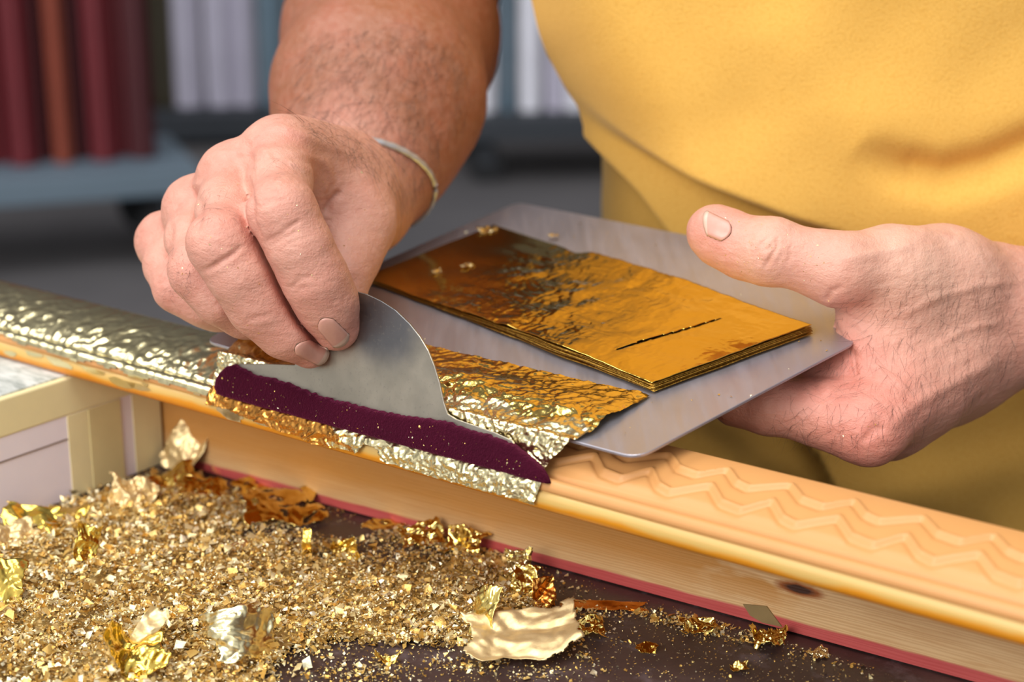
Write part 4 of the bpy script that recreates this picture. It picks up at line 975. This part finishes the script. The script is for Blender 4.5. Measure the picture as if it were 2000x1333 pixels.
# ================================================================== nails, hair, bracelet (set on the skin by casting rays)
tri_f = np.concatenate([BF[:, [0, 1, 2]], BF[:, [0, 2, 3]]])
vis = np.where((BV[:, 0] > -.2) & (BV[:, 0] < .30) & (BV[:, 1] < .86))[0]; mk = np.zeros(len(BV), bool); mk[vis] = True
tri_v = tri_f[mk[tri_f].all(1)]
bvh = BVHTree.FromPolygons(BV.tolist(), tri_v.tolist())
def hit(px, py):
    r = ray(px, py); r = r/np.linalg.norm(r); h_ = bvh.ray_cast(Vector(CAM), Vector(r)); return h_
def nail(base0, base1, tip0, tip1, label, pale_edge, rnd=.35):
    n_, m_ = 15, 11
    b0, b1, t0, t1 = [np.array(q, float) for q in (base0, base1, tip0, tip1)]
    V = np.zeros((n_, m_, 3)); ok = True
    for i in range(n_):
        a_ = i/(n_-1)
        for j in range(m_):
            c_ = j/(m_-1); e_ = abs(2*c_-1)
            aa = a_
            if a_ < .3: aa = a_+(.22*e_**2.2)*(1-a_/.3)*1.
            if a_ > .75: aa = a_-(.13*e_**2.4)*((a_-.75)/.25)
            q = (b0*(1-c_)+b1*c_)*(1-aa)+(t0*(1-c_)+t1*c_)*aa
            h_ = hit(*q)
            if h_[0] is None: V[i, j] = np.nan; continue
            V[i, j] = np.array(h_[0])+np.array(h_[1])*(.00035 if 0 < i < n_-1 and 0 < j < m_-1 else .0000)
    # smooth the plate lengthwise so that it reads as one hard sheet
    if np.isnan(V).any():
        for i in range(n_):
            for j in range(m_):
                if np.isnan(V[i, j]).any():
                    g = ~np.isnan(V[..., 0]); ii, jj = np.where(g); k_ = np.argmin((ii-i)**2+(jj-j)**2); V[i, j] = V[ii[k_], jj[k_]]
    for _ in range(3):
        Vc = V.copy(); Vc[1:-1] = .5*V[1:-1]+.25*(V[:-2]+V[2:]); V = Vc
    if pale_edge:
        dr = V[-1]-V[-3]; V[-1] += dr*.25
    fcs = grid_faces(n_, m_); ii = np.arange(n_-1).repeat(m_-1)
    o = mesh_obj('fingernail', V.reshape(-1, 3), fcs, None, person, mats=[MAT['nail'], MAT['nail_pale']], midx=(ii >= n_-3).astype(int))
    o.modifiers.new('t', 'SOLIDIFY').thickness = .0004; o.modifiers['t'].offset = 1; o['label'] = label
    # dark rim of dirt round the cuticle
    rim = [V[n_-1-i, 0] for i in range(n_)]+[V[0, j] for j in range(1, m_)]+[V[i, m_-1] for i in range(1, n_)]
    rim = np.array(rim); k5 = 6; vv5 = []
    for i5, q in enumerate(rim):
        tg_ = rim[min(i5+1, len(rim)-1)]-rim[max(i5-1, 0)]; tg_ /= np.linalg.norm(tg_)+1e-9; a5 = np.cross(tg_, AW); a5 /= np.linalg.norm(a5)+1e-9; b5 = np.cross(tg_, a5)
        r5 = .00026*(1+.35*math.sin(i5*1.7))
        vv5 += [q+(a5*math.cos(2*PI*j/k5)+b5*math.sin(2*PI*j/k5))*r5 for j in range(k5)]
    mesh_obj('nail_rim', np.array(vv5), grid_faces(len(rim), k5, True), MAT['nail_dirt'], o)['label'] = 'thin dark rim of dirt round the nail'
nail((614, 634), (641, 614), (657, 684), (686, 659), 'index fingernail of the right hand with a dirty rim', True)
nail((566, 686), (594, 661), (628, 717), (646, 683), 'middle fingernail of the right hand with a dirty rim', True)
nail((1436, 440), (1416, 474), (1373, 409), (1377, 458), 'broad pale thumbnail of the left hand', True)
# hair
def hairs(name, poly, n, dirpx, ln, bev, jit, label):
    cu = bpy.data.curves.new(name, 'CURVE'); cu.dimensions = '3D'; cu.bevel_depth = bev; cu.bevel_resolution = 0
    xs = [q[0] for q in poly]; ys = [q[1] for q in poly]; k_ = 0; tries = 0
    while k_ < n and tries < n*20:
        tries += 1
        x, y = rng.uniform(min(xs), max(xs)), rng.uniform(min(ys), max(ys))
        if not pin_poly(np.array([x]), np.array([y]), poly)[0]: continue
        h_ = hit(x, y)
        if h_[0] is None: continue
        p_, n_ = np.array(h_[0]), np.array(h_[1]); dx, dy = dirpx(x, y) if callable(dirpx) else dirpx
        a_ = math.atan2(dy, dx)+rng.normal(0, jit); t_ = AR*math.cos(a_)-AU*math.sin(a_)
        t_ = t_-n_*(t_@n_); t_ /= np.linalg.norm(t_)+1e-9; L = ln*rng.uniform(.5, 1.3); bn = np.cross(n_, t_)*rng.normal(0, .25)
        s_ = cu.splines.new('POLY'); s_.points.add(4)
        for i in range(5):
            w_ = i/4; q = p_+t_*L*w_+n_*L*(.26*w_-.16*w_*w_)+bn*L*w_*w_-n_*.0002; s_.points[i].co = (*q, 1); s_.points[i].radius = 1-.75*w_
        k_ += 1
    cu.materials.append(MAT['hair']); o = bpy.data.objects.new(name, cu); C.objects.link(o); o.parent = person; o['kind'] = 'stuff'; o['label'] = label
hairs('arm_hair', [(600, 60), (900, 40), (915, 230), (800, 400), (730, 330), (560, 225)], 750, lambda x, y: (-.5, .9), .014, .000045, .5, 'dark hair on the right forearm')
hairs('hand_hair', [(1560, 640), (1700, 560), (1990, 520), (1990, 730), (1700, 880), (1500, 830)], 560, lambda x, y: (-.35, .95), .010, .000034, .45, 'dark hair on the left hand and wrist')
hairs('finger_hair', [(385, 360), (455, 370), (455, 430), (395, 430)], 40, (.2, 1), .005, .000028, .6, 'hair on the right middle finger')
hairs('finger_hair', [(330, 480), (375, 480), (375, 600), (325, 590)], 40, (-.1, 1), .006, .000028, .5, 'hair on the right ring finger')
hairs('finger_hair', [(510, 310), (580, 310), (570, 350), (515, 350)], 24, (.2, 1), .005, .000028, .6, 'hair on the right index finger')
hairs('hand_hair', [(580, 240), (660, 262), (735, 340), (700, 330), (600, 262)], 70, (.6, -.2), .010, .00003, .5, 'hair along the right wrist')
# specks of gold on the skin
c_, nn = [], []
for poly, n_ in (([(290, 400), (540, 250), (700, 300), (750, 440), (700, 660), (640, 700), (560, 690), (330, 600)], 170), ([(1350, 430), (1430, 420), (1620, 470), (1620, 590), (1500, 575), (1400, 540)], 170), ([(1570, 700), (1700, 640), (1750, 860), (1600, 850)], 25)):
    k_ = 0
    while k_ < n_:
        x, y = rng.uniform(280, 760) if poly[0][0] < 1000 else rng.uniform(1345, 1760), rng.uniform(240, 880)
        if pin_poly(np.array([x]), np.array([y]), poly)[0]:
            h_ = hit(x, y); k_ += 1
            if h_[0] is not None: c_.append(np.array(h_[0])+np.array(h_[1])*.0001); nn.append(np.array(h_[1]))
flakes('gold_specks', np.array(c_), np.clip(rng.lognormal(math.log(.00028), .5, len(c_)), .00015, .0012), .3, 'gold specks stuck to the skin', person, np.array(nn))
# bracelet on the right wrist
ax_ = RA[2][0]-RA[4][0]; ax_ /= np.linalg.norm(ax_); cB = P(697, 365, .728); ax_ = ax_+.35*(AU*.8-AR*.6); ax_ /= np.linalg.norm(ax_); e1 = np.cross(ax_, zz); e1 /= np.linalg.norm(e1); e2 = np.cross(e1, ax_)
V = []; nb, mb = 96, 8
for i in range(nb):
    a_ = 2*PI*i/nb; dr = e1*math.cos(a_)+e2*math.sin(a_); h_ = None
    hh_ = bvh.ray_cast(Vector(cB+dr*.08), Vector(-dr)); rr = np.linalg.norm(np.array(hh_[0])-cB) if hh_[0] is not None else .032
    V.append((dr, min(max(rr, .024), .046)))
rad = np.array([q[1] for q in V]); rad = np.convolve(np.r_[rad[-6:], rad, rad[:6]], np.ones(13)/13, 'valid')+.0004
VV = np.zeros((nb, mb, 3))
for i in range(nb):
    dr = V[i][0]
    for j in range(mb):
        b_ = 2*PI*j/mb; VV[i, j] = cB+dr*(rad[i]+.0011*math.cos(b_)*(1+.25*math.sin(i*2.1)))+ax_*.0016*math.sin(b_)
f = np.concatenate([grid_faces(nb, mb, True), np.stack([np.full(mb, nb-1)*mb+np.arange(mb), np.full(mb, nb-1)*mb+(np.arange(mb)+1) % mb, (np.arange(mb)+1) % mb, np.arange(mb)], -1)])
mesh_obj('bracelet', VV.reshape(-1, 3), f, MAT['silver'], person)['label'] = 'thin silver bracelet on the right wrist'
exec_time('hand parts')
# ================================================================== SHIRT
zs = np.concatenate([np.linspace(-.27, -.02, 60, endpoint=False), np.arange(-.02, .20, .0016), np.linspace(.201, .50, 40)])
th = np.concatenate([np.linspace(PI, 1.93*PI, 420, endpoint=False), np.linspace(1.93*PI, 3*PI, 60, endpoint=False)])
xl = np.interp(zs, [-.27, -.1, .035, .06, .085, .1, .115, .13, .150, .20, .30, .42, .5], [.036, .044, .048, .047, .0455, .043, .034, .024, .011, -.012, -.03, -.03, .07])
kz = np.ones(9)/9; xl = np.convolve(np.pad(xl, 4, 'edge'), kz, 'valid')
XC = .250; a_ = XC-xl
bz = np.interp(zs, [-.27, 0, .06, .12, .2, .35, .45, .5], [.128, .128, .132, .140, .145, .13, .11, .05])
YC = .868
A, TT = np.meshgrid(a_, th, indexing='ij'); Bz = bz[:, None]; Zs = np.broadcast_to(zs[:, None], A.shape)
ex = .86
cx, sx_ = np.cos(TT), np.sin(TT)
SX = XC+A*np.sign(cx)*np.abs(cx)**ex; SY = YC+Bz*np.sign(sx_)*np.abs(sx_)**ex
SV = np.stack([SX, SY, Zs], -1)
sN = np.stack([cx/A, sx_/Bz, 0*cx], -1); sN /= np.linalg.norm(sN, axis=-1, keepdims=True)
def fold_disp(px, py):
    dsp = np.zeros(px.shape)
    # belly overhang: everything above the line bulges forward
    L1 = [(900, -160), (1045, 20), (1100, 100), (1165, 172), (1250, 232), (1330, 283), (1420, 335), (1500, 375), (1580, 412), (1690, 452), (1850, 482), (2100, 478), (2500, 420)]
    d_, tt, sd_ = dist_poly(px, py, L1); s_ = -sd_*d_                      # above the line positive
    g1 = np.where(s_ > 0, 1-.45*np.exp(-s_/60)*0-.0, np.exp(-(s_/34)**2))
    dsp += .026*smooth01((s_+16)/40)*(1-.6*smooth01((s_-40)/420))*smooth01((px-1075-py*.48)/230)
    # second fold, below
    L2 = [(1150, 195), (1200, 262), (1250, 320), (1300, 378), (1345, 445), (1400, 540)]
    d_, tt, sd_ = dist_poly(px, py, L2); s_ = -sd_*d_
    dsp += .022*smooth01((s_+10)/26)*(1-smooth01((s_-20)/260)*.55)
    # hollow on the right of the belly
    L3 = [(1690, 258), (1760, 300), (1830, 318), (1910, 300), (2010, 255), (2150, 180)]
    d_, tt, sd_ = dist_poly(px, py, L3); s_ = -sd_*d_
    dsp -= .010*np.exp(-(d_/34)**2)*np.clip(np.minimum(tt*4, 1), 0, 1)
    L4 = [(1560, 60), (1640, 150), (1700, 240)]
    d_, tt, _ = dist_poly(px, py, L4); dsp += .0035*np.exp(-(d_/70)**2)
    L5 = [(1500, -60), (1530, 60), (1500, 180)]
    d_, tt, _ = dist_poly(px, py, L5); dsp -= .0022*np.exp(-(d_/60)**2)
    # long drape lines low down
    for q, a__, w__ in (([(1480, 930), (1700, 960), (2000, 880)], .004, 50), ([(1350, 850), (1600, 1010), (1900, 1040)], -.004, 40)):
        d_, tt, _ = dist_poly(px, py, q); dsp += a__*np.exp(-(d_/w__)**2)
    return dsp
sp = SV.reshape(-1, 3); qx, qy, _ = proj(sp); fr = smooth01(((-(sN.reshape(-1, 3)@AW))+.15)/.35)
xsil = np.interp(qy, [-300, 0, 100, 200, 240, 400, 1000], [900, 1045, 1100, 1165, 1178, 1188, 1190])
dsp = fold_disp(qx, qy)*fr*smooth01((qx-xsil-4)/36)
sp = sp+(sN.reshape(-1, 3)*np.array([1, 1, 0])+np.array([0, -.0, 0]))*dsp[:, None]+.0009*sN.reshape(-1, 3)*fnoise(91, sp[:, 0], sp[:, 2], .06)[:, None]
f = grid_faces(len(zs), len(th), True)
# close the top round the neck and make the sleeves
verts = [sp]; faces = [f]; nv = len(sp)
top = sp.reshape(len(zs), len(th), 3)[-1]; tc_ = np.array([.245, .87, .53])
ring = tc_+(top-tc_)*.45; ring[:, 2] = .535
verts.append(ring); k_ = len(th); i_ = np.arange(k_); faces.append(np.stack([(len(zs)-1)*k_+i_, (len(zs)-1)*k_+(i_+1) % k_, nv+(i_+1) % k_, nv+i_], -1)); nv += k_
for shd, el_ in ((shR, elR[0]), (shL, elL[0])):
    ax2 = el_-shd; L = np.linalg.norm(ax2); ax2 = ax2/L; e1 = np.cross(ax2, AR+.2*zz); e1 /= np.linalg.norm(e1); e2 = np.cross(ax2, e1)
    n_, m_ = 26, 48; W_ = np.linspace(-.08, .80, n_); AN = np.linspace(0, 2*PI, m_, endpoint=False)
    R_ = .066+.006*np.sin(W_*9)[:, None]*np.cos(AN*2+1)[None]+.004*smooth01((W_-.5)/.3)[:, None]
    R_ = np.where((W_ > .78)[:, None], R_-.002, R_)
    VV = shd+ax2*(W_*L)[:, None, None]+(e1*np.cos(AN)[None, :, None]+e2*np.sin(AN)[None, :, None])*R_[..., None]
    verts.append(VV.reshape(-1, 3)); faces.append(grid_faces(n_, m_, True)+nv); nv += n_*m_
sh = mesh_obj('shirt', np.concatenate(verts), np.concatenate(faces), MAT['polo_pique'], person); sh['label'] = 'mustard yellow polo shirt'
sm = sh.modifiers.new('t', 'SOLIDIFY'); sm.thickness = .0012; sm.offset = 1
# trousers, down to the floor behind the bench
b = bmesh.new()
for hx in (.155, .335):
    prev = None
    for z_, r_ in ((-.10, .10), (-.30, .098), (-.52, .078), (-.80, .066), (FZ+.05, .064)):
        rg = [b.verts.new((hx+r_*.95*math.cos(q), .87+r_*math.sin(q), z_)) for q in np.linspace(0, 2*PI, 28, endpoint=False)]
        if prev:
            for i in range(28): b.faces.new((prev[i], prev[(i+1) % 28], rg[(i+1) % 28], rg[i]))
        prev = rg
bmesh.ops.recalc_face_normals(b, faces=b.faces[:]); bm_obj('trousers', b, MAT['trousers_cloth'], person, True)
for hx in (.155, .335):
    b = bmesh.new(); bmesh.ops.create_uvsphere(b, u_segments=24, v_segments=14, radius=1)
    for q in b.verts: q.co = Vector((hx+q.co.x*.05, .83+q.co.y*.14, FZ+.001+max(0, (q.co.z+.35))*.06))
    bm_obj('shoe', b, MAT['rubber'], person, True)
exec_time('shirt')
# ================================================================== LIGHT, WORLD, CAMERA
w = bpy.data.worlds.new('World'); bpy.context.scene.world = w; w.use_nodes = True
nt = w.node_tree; bg = nt.nodes['Background']
tc = nt.nodes.new('ShaderNodeTexCoord'); dp = nt.nodes.new('ShaderNodeVectorMath'); dp.operation = 'DOT_PRODUCT'
d = Vector((-.30, -.80, .55)).normalized(); dp.inputs[1].default_value = d
nt.links.new(tc.outputs['Generated'], dp.inputs[0])
cr = nt.nodes.new('ShaderNodeValToRGB'); nt.links.new(dp.outputs['Value'], cr.inputs[0])
mr = nt.nodes.new('ShaderNodeMapRange'); mr.inputs['From Min'].default_value = -1; nt.links.new(dp.outputs['Value'], mr.inputs['Value']); nt.links.new(mr.outputs[0], cr.inputs[0])
el = cr.color_ramp.elements; el[0].position = .30; el[0].color = (.10, .10, .11, 1); el[1].position = .95; el[1].color = (.95, .97, 1.0, 1)
e_ = el.new(.60); e_.color = (.20, .20, .215, 1)
nt.links.new(cr.outputs[0], bg.inputs['Color']); bg.inputs['Strength'].default_value = 1.0
def area(name, loc_, target, sx, sy, power, col=(1, 1, 1)):
    l = bpy.data.lights.new(name, 'AREA'); l.shape = 'RECTANGLE'; l.size = sx; l.size_y = sy; l.energy = power; l.color = col
    o = bpy.data.objects.new(name, l); C.objects.link(o); o.location = loc_
    o.rotation_euler = (Vector(target)-Vector(loc_)).to_track_quat('-Z', 'Y').to_euler(); return o
area('doorway_light', (-1.2, -1.3, 1.2), (.0, .6, .0), 1.4, 1.2, 46, (1, .985, .965))
area('rooflight', (-.15, .0, 2.0), (.12, .65, .05), 1.2, 1.2, 27, (1, .98, .95))
area('background_light', (-2.5, 1.5, 3.0), (-1, 5.5, -.5), 2, 2, 85, (.95, .97, 1))  # unseen area lamp that brightens the background carts
cam = bpy.data.cameras.new('camera'); co = bpy.data.objects.new('camera', cam); C.objects.link(co)
co.location = (0, 0, H); co.rotation_euler = (PI/2-TH, 0, 0); cam.lens = 60; cam.sensor_width = 36; cam.clip_start = .02; cam.clip_end = 60
cam.dof.use_dof = True; cam.dof.focus_distance = .595; cam.dof.aperture_fstop = 8.
sc = bpy.context.scene; sc.camera = co
sc.view_settings.view_transform = 'Standard'; sc.view_settings.look = 'None'; sc.view_settings.exposure = 0; sc.view_settings.gamma = 1
exec_time('end')
